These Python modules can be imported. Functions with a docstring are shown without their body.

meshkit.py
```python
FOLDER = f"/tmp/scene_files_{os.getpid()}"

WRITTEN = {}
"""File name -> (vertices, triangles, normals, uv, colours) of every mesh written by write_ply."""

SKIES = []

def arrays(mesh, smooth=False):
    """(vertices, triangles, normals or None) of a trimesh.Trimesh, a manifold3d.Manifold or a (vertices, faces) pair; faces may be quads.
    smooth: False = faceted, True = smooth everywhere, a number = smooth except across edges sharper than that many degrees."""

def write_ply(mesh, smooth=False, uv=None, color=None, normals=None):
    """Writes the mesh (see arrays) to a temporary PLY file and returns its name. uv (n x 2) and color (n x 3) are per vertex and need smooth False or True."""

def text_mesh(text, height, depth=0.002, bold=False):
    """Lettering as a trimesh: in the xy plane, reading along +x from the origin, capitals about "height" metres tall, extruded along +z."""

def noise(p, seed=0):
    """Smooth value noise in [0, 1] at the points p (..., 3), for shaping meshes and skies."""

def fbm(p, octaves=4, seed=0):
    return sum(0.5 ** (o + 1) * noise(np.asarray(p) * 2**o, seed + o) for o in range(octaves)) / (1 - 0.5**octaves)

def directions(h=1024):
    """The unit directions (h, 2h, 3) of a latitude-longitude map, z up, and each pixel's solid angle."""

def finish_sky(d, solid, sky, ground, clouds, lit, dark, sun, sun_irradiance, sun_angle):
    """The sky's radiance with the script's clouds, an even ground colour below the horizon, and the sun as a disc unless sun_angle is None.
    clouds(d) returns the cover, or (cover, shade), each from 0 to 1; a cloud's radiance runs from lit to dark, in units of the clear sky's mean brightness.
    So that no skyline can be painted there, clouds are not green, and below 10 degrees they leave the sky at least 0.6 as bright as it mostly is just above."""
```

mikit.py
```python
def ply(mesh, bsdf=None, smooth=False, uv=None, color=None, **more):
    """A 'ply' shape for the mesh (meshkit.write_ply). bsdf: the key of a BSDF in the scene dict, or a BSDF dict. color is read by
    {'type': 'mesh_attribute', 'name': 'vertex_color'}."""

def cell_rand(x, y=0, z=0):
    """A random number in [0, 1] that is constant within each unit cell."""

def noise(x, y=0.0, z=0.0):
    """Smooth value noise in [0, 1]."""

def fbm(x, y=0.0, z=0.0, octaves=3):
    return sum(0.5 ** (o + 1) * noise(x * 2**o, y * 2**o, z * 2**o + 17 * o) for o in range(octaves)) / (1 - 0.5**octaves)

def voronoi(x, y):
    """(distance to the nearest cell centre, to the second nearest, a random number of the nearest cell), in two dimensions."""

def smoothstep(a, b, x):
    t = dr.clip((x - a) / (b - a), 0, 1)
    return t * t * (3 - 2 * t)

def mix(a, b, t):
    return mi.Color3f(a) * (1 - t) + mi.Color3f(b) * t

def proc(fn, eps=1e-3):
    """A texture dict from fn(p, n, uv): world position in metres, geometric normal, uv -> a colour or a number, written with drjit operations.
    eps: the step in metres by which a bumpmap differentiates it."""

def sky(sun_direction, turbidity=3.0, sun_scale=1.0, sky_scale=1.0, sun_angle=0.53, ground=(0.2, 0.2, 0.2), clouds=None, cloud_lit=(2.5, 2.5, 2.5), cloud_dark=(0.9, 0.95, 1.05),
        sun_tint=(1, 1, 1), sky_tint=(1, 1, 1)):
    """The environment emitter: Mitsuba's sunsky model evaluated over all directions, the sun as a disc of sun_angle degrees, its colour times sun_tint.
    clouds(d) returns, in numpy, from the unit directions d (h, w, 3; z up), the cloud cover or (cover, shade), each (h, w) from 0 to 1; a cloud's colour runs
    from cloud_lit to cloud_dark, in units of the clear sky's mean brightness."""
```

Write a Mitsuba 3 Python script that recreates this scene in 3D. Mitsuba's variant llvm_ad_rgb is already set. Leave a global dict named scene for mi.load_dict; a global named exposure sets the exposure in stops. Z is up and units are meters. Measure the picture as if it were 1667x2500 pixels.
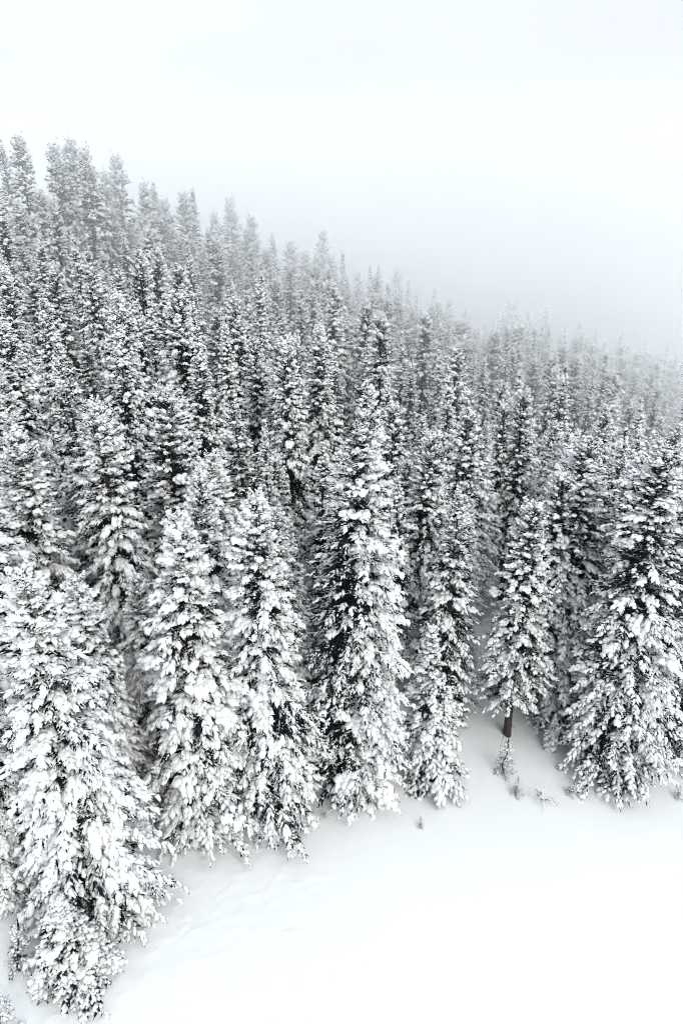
import math, random
import numpy as np
import mitsuba as mi
import mikit, meshkit

T = mi.ScalarTransform4f
scene, labels = {'type': 'scene'}, {}

def rgb(r, g, b): return {'type': 'rgb', 'value': [r, g, b]}

# ------------------------------------------------------------------ camera, sky, exposure
PITCH = math.radians(22.9)          # looking down from the chairlift, 24 mm lens held upright
# air thick with falling snow: thin over the open snow, a cloud bank lying on the ridge behind (world x -760..760, y -100..840, z -480..14.5)
HZ, HY, HX = np.meshgrid(np.linspace(-480, 14.5, 30), np.linspace(-100, 840, 236), np.linspace(-760, 760, 96), indexing='ij')
away = HY + 0.10 * HX + 26 * (meshkit.fbm(np.stack([HX * .02, HY * .03, HZ * .03], -1), 3, 12) - .5)
HAZE = np.interp(away, [30, 46, 62, 82, 112, 170, 230, 400], [.00012, .0012, .0150, .040, .048, .030, .007, .003]) * np.clip((HZ + 100) / 50, 0.03, 1)
scene['haze_air'] = {'type': 'heterogeneous', 'phase': {'type': 'hg', 'g': 0.65}, 'albedo': {'type': 'constvolume', 'value': rgb(.988, .989, .99)},
                     'sigma_t': {'type': 'gridvolume', 'grid': mi.VolumeGrid(HAZE[..., None].astype(np.float32)), 'filter_type': 'trilinear',
                                 'to_world': T().translate([-760, -100, -480]).scale([1520, 940, 494.5])}}
scene['camera'] = {'type': 'perspective', 'fov': 53.13, 'fov_axis': 'x', 'near_clip': 0.1, 'far_clip': 4000.0,
                   'to_world': T().look_at(origin=[0, 0, 0], target=[0, math.cos(PITCH), -math.sin(PITCH)], up=[0, 0, 1]),
                   'medium': {'type': 'ref', 'id': 'haze_air'}}
scene['sky'] = mikit.sky((0.42, -0.72, 0.58), turbidity=3, sun_scale=0.3, sun_angle=45, sun_tint=(0.84, 0.98, 1.16), ground=(0.85, 0.87, 0.9),
                         clouds=lambda d: (np.ones(d.shape[:2]), np.clip(1 - d[..., 2], 0, 1) * .85 + .15 * meshkit.fbm(d * [3, 3, 5] + 7, 3, 5)),
                         cloud_lit=(3.14, 3.43, 3.72), cloud_dark=(1.50, 1.55, 1.61))    # an overcast sky, brightest overhead
exposure = 2.08

# ------------------------------------------------------------------ materials
def two(b): return {'type': 'twosided', 'bsdf': b}
def diff(*c): return two({'type': 'diffuse', 'reflectance': rgb(*c)})

scene['m_snow'] = diff(0.86, 0.87, 0.88)
scene['m_ground'] = diff(0.75, 0.765, 0.78)
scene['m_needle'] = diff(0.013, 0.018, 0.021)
scene['m_rust'] = diff(0.16, 0.055, 0.03)
scene['m_bark'] = two({'type': 'diffuse', 'reflectance': mikit.proc(lambda p, n, uv: mikit.mix((0.03, 0.026, 0.027), (0.085, 0.07, 0.068), mikit.fbm(p.x * 14, p.y * 14, p.z * 3)))})

# ------------------------------------------------------------------ terrain
RK = [-0.9, -0.45, -0.2, 0.0, 0.29, 0.5, 1.0]
RY = [70, 78, 90, 104, 142, 165, 190]
def terrain0(x, y):
    x, y = np.asarray(x, float), np.asarray(y, float)
    z = -22.75 - 0.285 * x + 0.045 * (y - 20)
    z = np.where(y < 14, z - 0.02 * (14 - y), z)
    yr = np.interp(x / np.maximum(y, 5.0), RK, RY)
    o = np.maximum(0, y - yr)
    z = z - np.where(o < 50, 0.006 * o * o, 15 + 0.6 * (o - 50))
    lo = -460.0
    z = np.where(z < lo + 15, lo + 15 - 15 * (1 - np.exp(-np.minimum(12, (lo + 15 - z) / 15).clip(0))), z)
    hi = 4.0
    return np.where(z > hi, hi + 4 * (1 - np.exp(-(z - hi) / 4)), z)
def terrain(x, y):
    x, y = np.asarray(x, float), np.asarray(y, float)
    p = np.stack([x, y, 0 * x], -1)
    near = np.exp(-np.maximum(0, np.hypot(x, y) - 70) / 40)
    return terrain0(x, y) + near * (0.8 * (meshkit.fbm(p * 0.09, 2, 3) - 0.5) + 0.035 * (meshkit.fbm(p * 0.9, 3, 4) - 0.5))

# ------------------------------------------------------------------ the setting: one sheet of snow out to where the haze swallows it, and the haze
def axis_points(lo, a, b, hi, fine):
    out, step, v = list(np.arange(a, b, fine)), fine, b
    while v < hi: out.append(v); step *= 1.09; v += step
    out.append(hi); step, v, low = fine, a - fine, []
    while v > lo: low.append(v); step *= 1.09; v -= step
    return np.array([lo] + low[::-1] + out)
gx, gy = axis_points(-700, -15, 20, 700, .13), axis_points(-60, 9, 34, 800, .13)
GX, GY = np.meshgrid(gx, gy)
pp = np.stack([GX, GY, 0 * GX], -1)
lumps = np.clip(meshkit.fbm(pp * [4.6, 6.0, 1], 3, 8) - .58, 0, 1) * np.clip((3 - GX) / 6, 0.12, 1) * np.exp(-np.maximum(0, np.hypot(GX, GY) - 35) / 20)
GZ = terrain(GX, GY) + .2 * lumps
nx = len(gx); idx = (np.arange(len(gy) - 1)[:, None] * nx + np.arange(nx - 1)).ravel()
scene['snow_ground'] = mikit.ply((np.stack([GX, GY, GZ], -1).reshape(-1, 3), np.stack([idx, idx + 1, idx + nx + 1, idx + nx], -1)), 'm_ground', smooth=True)
labels['snow_ground'] = {'label': 'smooth white snow slope in front of and below the forest', 'kind': 'structure'}
scene['haze'] = {'type': 'cube', 'to_world': T().translate([0, 370, -232.75]).scale([760, 470, 247.25]), 'bsdf': {'type': 'null'}, 'interior': {'type': 'ref', 'id': 'haze_air'}}
labels['haze'] = {'label': 'pale snow haze that fades the far trees into the white sky', 'kind': 'stuff'}

# ------------------------------------------------------------------ conifers: trunk, twigs, needles and the snow lying on them
def norm(v): return v / np.maximum(np.linalg.norm(v, axis=-1, keepdims=True), 1e-9)

def blob_template(rings, sides, rng):
    """A lumpy, flat-bottomed sausage along +x, from 0 to 1."""
    v, f = [[0.0, 0, 0]], []
    xs = np.linspace(0, 1, rings + 2)[1:-1]
    for x in xs:
        r = (1 - abs(2 * x - 1.05) ** 2.6) ** 0.5 * rng.uniform(0.8, 1.2)
        for k in range(sides):
            a = 2 * math.pi * k / sides + rng.uniform(-.25, .25)
            q = r * rng.uniform(0.78, 1.22)
            z = math.sin(a) * q
            v.append([x + rng.uniform(-.05, .05), math.cos(a) * q, z if z > 0 else 0.45 * z])
    v.append([1.0, 0, -.1])
    n = len(v) - 1
    for k in range(sides):
        f.append([0, 1 + (k + 1) % sides, 1 + k])
        f.append([n, n - sides + k, n - sides + (k + 1) % sides])
        for r in range(rings - 1):
            a, b = 1 + r * sides + k, 1 + r * sides + (k + 1) % sides
            f += [[a, b, b + sides], [a, b + sides, a + sides]]
    return np.array(v), np.array(f)

def stamp(tmpl, P, X, Y, Z, bend=None):
    """Copies of a template under many frames (X, Y, Z scaled axes)."""
    v, f = tmpl
    out = P[:, None] + v[None, :, :1] * X[:, None] + v[None, :, 1:2] * Y[:, None] + v[None, :, 2:] * Z[:, None]
    if bend is not None: out[..., 2] -= bend[:, None] * v[None, :, 0] ** 2
    return out.reshape(-1, 3), (f[None] + (np.arange(len(P)) * len(v))[:, None, None]).reshape(-1, 3)

def join(parts):
    vs, fs, n = [], [], 0
    for v, f in parts:
        vs.append(v); fs.append(f + n); n += len(v)
    return np.vstack(vs), np.vstack(fs)

def tube(P, R, sides):
    P, R = np.asarray(P, float), np.asarray(R, float)
    t = norm(np.gradient(P, axis=0)); ref = np.array([1.0, 0.2, 0]) if abs(t[0][2]) > .6 else np.array([0, 0, 1.0])
    a = norm(np.cross(t, ref)); b = np.cross(t, a)
    g = np.arange(sides) * 2 * math.pi / sides
    v = P[:, None] + R[:, None, None] * (np.cos(g)[None, :, None] * a[:, None] + np.sin(g)[None, :, None] * b[:, None])
    i, j = np.meshgrid(np.arange(len(P) - 1), np.arange(sides), indexing='ij')
    q = np.stack([i * sides + j, i * sides + (j + 1) % sides, (i + 1) * sides + (j + 1) % sides, (i + 1) * sides + j], -1).reshape(-1, 4)
    return v.reshape(-1, 3), np.vstack([q[:, [0, 1, 2]], q[:, [0, 2, 3]]])

def conifer(name, seed, H=16.0, R=2.1, pw=0.72, clear=0.03, step=0.34, per=6, dens=6.0, tw=0.42, snow=0.75, size=1.0, pads=0.1, blades=10,
            rings=3, sides=6, droop=0.30, up=0.0, side=None, shelter=0.0, puff=0.0, grain=2.8, crumbs=0, rust=0, dead=10, trunk_sides=8):
    """One shapegroup of trunk, crown and snow_cover. snow: cover from 0 to 1; side: azimuth the wind packed the snow on; up: twigs that point upwards."""
    rng = np.random.default_rng(seed)
    P, D, L, W, S, wood, pad = [], [], [], [], [], [], []
    bz = np.linspace(0, H, 12); wob = np.cumsum(rng.normal(0, .035, (12, 2)), 0); wob -= wob[0]
    axis = lambda z: np.array([np.interp(z, bz, wob[:, 0]), np.interp(z, bz, wob[:, 1]), z])
    rt = 0.014 * H * (1 - np.linspace(0, 1, 12)) ** 0.9 + 0.012
    rt[0] *= 1.25; bz0 = bz.copy(); bz0[0] = -0.6
    wood.append(tube(np.column_stack([wob, bz0]), rt, trunk_sides))
    z, gap = clear * H, rng.uniform(0, 9, 40)
    while z < H - 0.25:
        t = z / H
        n = max(3, int(round(per * (1 - 0.35 * t))))
        a0 = rng.uniform(0, 6.28)
        for k in range(n):
            az = a0 + 6.283 * (k + rng.uniform(-.3, .3)) / n
            lump = 0.66 + 0.48 * meshkit.noise(np.array([math.cos(az) * 1.3 + seed * 9, math.sin(az) * 1.3, z * 0.45]), seed) + 0.36 * meshkit.noise(np.array([math.cos(az) * 2.4, math.sin(az) * 2.4 + seed, z * 1.4]), seed + 5)
            tt = (t - clear) / (1 - clear)
            shape = (1 - tt) ** pw * (min(1.0, 0.62 + tt * 3.0))
            Lb = max(0.14, R * shape * lump * rng.uniform(0.66, 1.16))
            e0 = np.interp(t, [0, .3, .7, 1], [-0.12, -0.05, 0.25, 1.1]) + rng.uniform(-.15, .15)
            dr = droop * np.interp(t, [0, .5, .9, 1], [1.15, 1.0, 0.5, 0.1]) * rng.uniform(.7, 1.3)
            c, s_ = math.cos(az), math.sin(az)
            o = axis(z + rng.uniform(-.5, .5) * step)
            nt = max(3, int(2 + dens * Lb))
            s = np.linspace(0.22 if Lb > .5 else 0.35, 1, nt) + rng.uniform(-.04, .04, nt)
            run = Lb * s
            pts = o + np.stack([c * run, s_ * run, Lb * (math.tan(min(e0, 1.2)) * s - dr * s * s)], 1)
            tan = norm(np.stack([c + 0 * s, s_ + 0 * s, math.tan(min(e0, 1.2)) - 2 * dr * s], 1))
            lat = np.array([-s_, c, 0.0]) * np.where(np.arange(nt) % 2, 1, -1)[:, None]
            ang = np.interp(s, [0.2, 1], [1.05, 0.45]) * rng.uniform(.7, 1.25, nt); ang[-1] = 0
            d = tan * np.cos(ang)[:, None] + lat * np.sin(ang)[:, None] + rng.normal(0, .16, (nt, 3))
            d[:, 2] += up - 0.18 * (1 - t)
            d = norm(d)
            tl = tw * (0.55 + 0.75 * np.sqrt(np.clip(1.05 - s, 0, 1))) * min(1.0, 0.24 + 0.75 * Lb) * rng.uniform(.75, 1.25, nt)
            cov = snow + 0.9 * (meshkit.noise(np.array([math.cos(az) * 2 + 31, math.sin(az) * 2 + seed, z * 0.8]), seed + 3) - 0.5)
            if side is not None: cov += 0.4 * math.cos(az - side)
            crest = min(1.0, max(0.0, (t - .72) / .2))
            cov = cov + (0.65 + 1.15 * puff) * (s - .74) - shelter * max(0.0, 1 - t / .75) + .25 * crest
            P.append(pts); D.append(d); L.append(tl); S.append(cov + rng.uniform(-.36, .36, nt)); W.append(rng.uniform(.75, 1.3, nt) * (1 + .35 * t + .25 * crest) * (1 + .5 * puff * np.clip((s - .5) / .3, 0, 1)))
            if trunk_sides >= 6 and Lb > .6: wood.append(tube(np.vstack([o, pts[nt // 2], pts[-1]]), [0.008 + .009 * Lb, .006 + .004 * Lb, .004], 3))
            if rng.random() < pads * min(1, Lb) * (0.4 + max(0, cov.mean())) and Lb > .45:
                m = rng.integers(nt // 2, nt)                          # a bough bent under a cushion of several lumps
                for _ in range(int(4 + 5 * Lb)):
                    q = pts[m] - tan[m] * Lb * rng.uniform(-.02, .34) + np.array([-s_, c, 0]) * rng.normal(0, .12) * Lb
                    l = rng.uniform(.2, .4) * min(1, .5 + .4 * Lb)
                    pad.append((q - tan[m] * l * .5 + rng.normal(0, .02, 3), (tan[m] + rng.normal(0, .25, 3)) * l, l * rng.uniform(.26, .42), l * rng.uniform(.16, .26) + .02))
        z += step * rng.uniform(.75, 1.25) * (1.0 - 0.45 * t)
    for k in range(dead if clear > .08 else 0):                       # bare dead limbs under the crown
        az, z = rng.uniform(0, 6.28), rng.uniform(.03, clear) * H
        l = rng.uniform(.4, 1.5); o = axis(z); e = np.array([math.cos(az), math.sin(az), rng.uniform(-.5, .1)])
        wood.append(tube(np.vstack([o, o + e * l * .5 + [0, 0, .05], o + e * l + [0, 0, -.1 * l]]), [.02, .014, .006], 3))
    tip = axis(H)
    P.append(tip[None] - [[0, 0, .3]]); D.append(np.array([[0.05, 0, 1.0]])); L.append(np.array([.42])); S.append(np.array([.9])); W.append(np.array([1.3]))
    P, D, L, S, W = np.vstack(P), np.vstack(D), np.concatenate(L), np.concatenate(S), np.concatenate(W)
    N = len(P)
    clump = meshkit.noise(P * grain + seed, seed) + .6 * meshkit.noise(P * grain * 2.7, seed + 1) - .8     # snow slides off here and packs there
    S = S + 1.25 * clump - .06; W = W * (1 + .6 * np.clip(clump, -.6, .6)); L = L * rng.uniform(.75, 1.25, N)
    Y = norm(np.cross(np.array([0, 0, 1.0]) + 0 * D, D + 1e-6)); Z = np.cross(D, Y)
    # needles: a dark core below the snow and flat blades all round it
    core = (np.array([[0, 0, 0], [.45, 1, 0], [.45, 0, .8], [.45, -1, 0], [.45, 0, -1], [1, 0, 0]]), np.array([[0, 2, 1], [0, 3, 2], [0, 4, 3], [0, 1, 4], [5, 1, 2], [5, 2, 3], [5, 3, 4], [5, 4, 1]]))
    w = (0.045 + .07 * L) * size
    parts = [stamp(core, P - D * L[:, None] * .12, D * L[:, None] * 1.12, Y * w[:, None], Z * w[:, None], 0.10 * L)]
    if blades:
        u = rng.uniform(-.15, 1.0, (N, blades)); g = rng.uniform(0, 6.283, (N, blades))
        b0 = P[:, None] + D[:, None] * (u * L[:, None])[..., None]; b0[..., 2] -= 0.10 * L[:, None] * u ** 2
        rad = np.cos(g)[..., None] * Y[:, None] + np.sin(g)[..., None] * Z[:, None]
        nl = (rng.uniform(.07, .13, (N, blades)) * size + .12 * L[:, None] * .5)[..., None]
        tipb = b0 + nl * norm(0.75 * D[:, None] + rad + rng.normal(0, .2, (N, blades, 3)))
        wid = norm(np.cross(rad, D[:, None])) * (0.013 * size)
        tri = np.stack([b0 - wid, b0 + wid, tipb], 2).reshape(-1, 3)
        parts.append((tri, np.arange(len(tri)).reshape(-1, 3)))
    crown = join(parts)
    # snow
    snow_parts, which = [], rng.integers(0, 4, N)
    h = np.clip(S, 0, 1.15)
    on = S > 0.2
    for q in range(4):
        m = on & (which == q)
        wy = (0.030 + 0.105 * L[m]) * W[m] * size * (0.45 + .75 * h[m]); hz = wy * (0.5 + .35 * h[m] + .2 * puff)
        snow_parts.append(stamp(blob_template(rings, sides, rng), P[m] - D[m] * (L[m] * .05)[:, None] + [0, 0, .025 * size], D[m] * (L[m] * (.55 + .5 * np.minimum(1, h[m])))[:, None], Y[m] * wy[:, None], Z[m] * hz[:, None], rng.uniform(.08, .34, m.sum()) * L[m]))
    if pad:
        X = np.array([p[1] for p in pad]); yy = norm(np.cross([0, 0, 1.0], X)); zz = np.cross(norm(X), yy)
        snow_parts.append(stamp(blob_template(max(rings, 3), max(sides, 6), rng), np.array([p[0] for p in pad]) + [0, 0, .05], X, yy * np.array([p[2] for p in pad])[:, None], zz * np.array([p[3] for p in pad])[:, None], .1 * np.linalg.norm(X, axis=1)))
    if crumbs:                                                        # loose bits that break the outline of the larger clumps
        src = np.repeat(np.where(on)[0], crumbs); n = len(src)
        bit = (np.array([[-1, 0, 0], [0, 1, 0], [0, 0, .9], [0, -1, 0], [0, 0, -.7], [1, 0, 0.0]]), core[1])
        d = norm(D[src] + rng.normal(0, .45, (n, 3))); y = norm(np.cross([0, 0, 1.0], d) + 1e-6); zc = np.cross(d, y)
        ww = (0.030 + 0.105 * L[src]) * W[src] * size
        at = P[src] + D[src] * (L[src] * rng.uniform(0, 1.15, n))[:, None] + Y[src] * (ww * rng.uniform(-1.15, 1.15, n))[:, None] + Z[src] * (ww * rng.uniform(-.1, .6, n))[:, None]
        r = rng.uniform(.018, .042, n) * (.6 + .5 * size)
        snow_parts.append(stamp(bit, at, d * (r * rng.uniform(1.2, 2.6, n))[:, None], y * r[:, None], zc * (r * .8)[:, None]))
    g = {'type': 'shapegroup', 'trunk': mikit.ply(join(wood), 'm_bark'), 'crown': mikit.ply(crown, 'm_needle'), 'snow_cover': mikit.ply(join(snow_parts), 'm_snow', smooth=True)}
    if rust:
        tops = np.argsort(-P[:, 2])[: int(N * .4)]; pick = rng.choice(tops, rust, replace=False)
        c = P[pick] ; tri = []
        for q in c:
            for _ in range(14):
                d = norm(rng.normal(0, 1, 3) + [0, -.5, .2]); e = norm(np.cross(d, rng.normal(0, 1, 3))) * .016
                o = q + rng.normal(0, .06, 3); tri.append([o - e, o + e, o + d * .17])
        tri = np.array(tri).reshape(-1, 3)
        g['dead_needles'] = mikit.ply((tri, np.arange(len(tri)).reshape(-1, 3)), 'm_rust')
    scene[name] = g
    STATS[name] = (H, sum(len(meshkit.WRITTEN[g[k]['filename']][1]) for k in g if k != 'type'), N)
STATS = {}

# near kinds, then two coarser sets of the same kinds for the trees farther up the slope
conifer('spruce_heavy', 1, H=13, R=2.2, pw=.64, step=.24, per=8, dens=15, tw=.34, snow=.84, shelter=-.12, puff=.2, size=.72, pads=.26, blades=6, rings=2, sides=5, droop=.46, crumbs=2)
conifer('spruce_rusty', 9, H=13, R=2.1, pw=.62, step=.24, per=8, dens=15, tw=.33, snow=.78, shelter=-.15, puff=.3, size=.7, pads=.22, blades=6, rings=2, sides=5, droop=.42, rust=45, crumbs=2)
conifer('spruce_loaded', 5, H=13, R=1.95, pw=.62, step=.23, per=8, dens=15, tw=.31, snow=.80, shelter=-.1, puff=.45, size=.68, pads=.14, blades=6, rings=2, sides=5, droop=.36, crumbs=2)
conifer('fir_windward', 2, H=17, R=2.25, pw=.68, step=.24, per=8, dens=13, tw=.31, snow=.58, shelter=-.25, puff=.2, side=-.2, size=.68, pads=.16, blades=6, rings=2, sides=5, droop=.36, crumbs=2)
conifer('spruce_fans', 7, H=13, R=1.9, pw=.72, step=.34, per=7, dens=11, tw=.34, snow=.70, size=.74, pads=.2, blades=5, rings=2, sides=5, droop=.16)
conifer('pine_fine', 3, H=14, R=1.95, pw=.55, clear=.2, step=.22, per=8, dens=14.5, tw=.28, snow=.72, shelter=-.05, puff=.5, size=.64, pads=.05, blades=6, rings=2, sides=5, up=.25, droop=.25)
conifer('pine_broad', 4, H=16, R=2.5, pw=.57, clear=.03, step=.23, per=8, dens=12.5, tw=.30, snow=.66, shelter=-.3, puff=.2, size=.66, pads=.08, blades=6, rings=2, sides=5, up=.10, droop=.34)
conifer('young_spruce', 6, H=8, R=1.35, pw=.75, clear=.01, step=.22, per=8, dens=10, tw=.29, snow=.98, size=.74, pads=.12, blades=6, rings=2, sides=5, droop=.40)
conifer('sapling_tuft', 8, H=1.6, R=.5, pw=.8, clear=.02, step=.14, per=5, dens=9, tw=.20, snow=.95, size=.45, pads=0, blades=7, rings=2, sides=5, droop=.35)
for q, (sd, R, pw, cl, sn, up, dr) in enumerate([(21, 1.8, .64, .06, .98, 0, .36), (22, 1.55, .80, .10, .84, .15, .28), (23, 1.8, .56, .12, .78, .2, .26), (24, 1.5, .84, .05, .95, 0, .34), (25, 1.7, .60, .10, .88, .1, .3)]):
    conifer(f'mid_conifer_{q}', sd, H=14, R=R, pw=pw, clear=cl, step=.26, per=8, dens=7.5, tw=.32, snow=sn, shelter=.42, puff=.6, grain=2.4, size=.84, pads=.10, blades=3, rings=2, sides=4, up=up, droop=dr, trunk_sides=5)
for q, (sd, R, pw, cl, sn, up, dr) in enumerate([(31, 2.0, .62, .04, 1.0, 0, .34), (32, 1.6, .76, .06, .86, .15, .28), (33, 2.1, .56, .08, .85, .2, .26), (34, 1.35, .86, .03, .92, 0, .34)]):
    conifer(f'far_conifer_{q}', sd, H=14, R=R, pw=pw, clear=cl, step=.34, per=7, dens=5, tw=.42, snow=sn, shelter=.22, puff=.5, grain=1.9, size=1.05, pads=.0, blades=2, rings=1, sides=4, up=up, droop=dr, trunk_sides=4)

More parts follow.
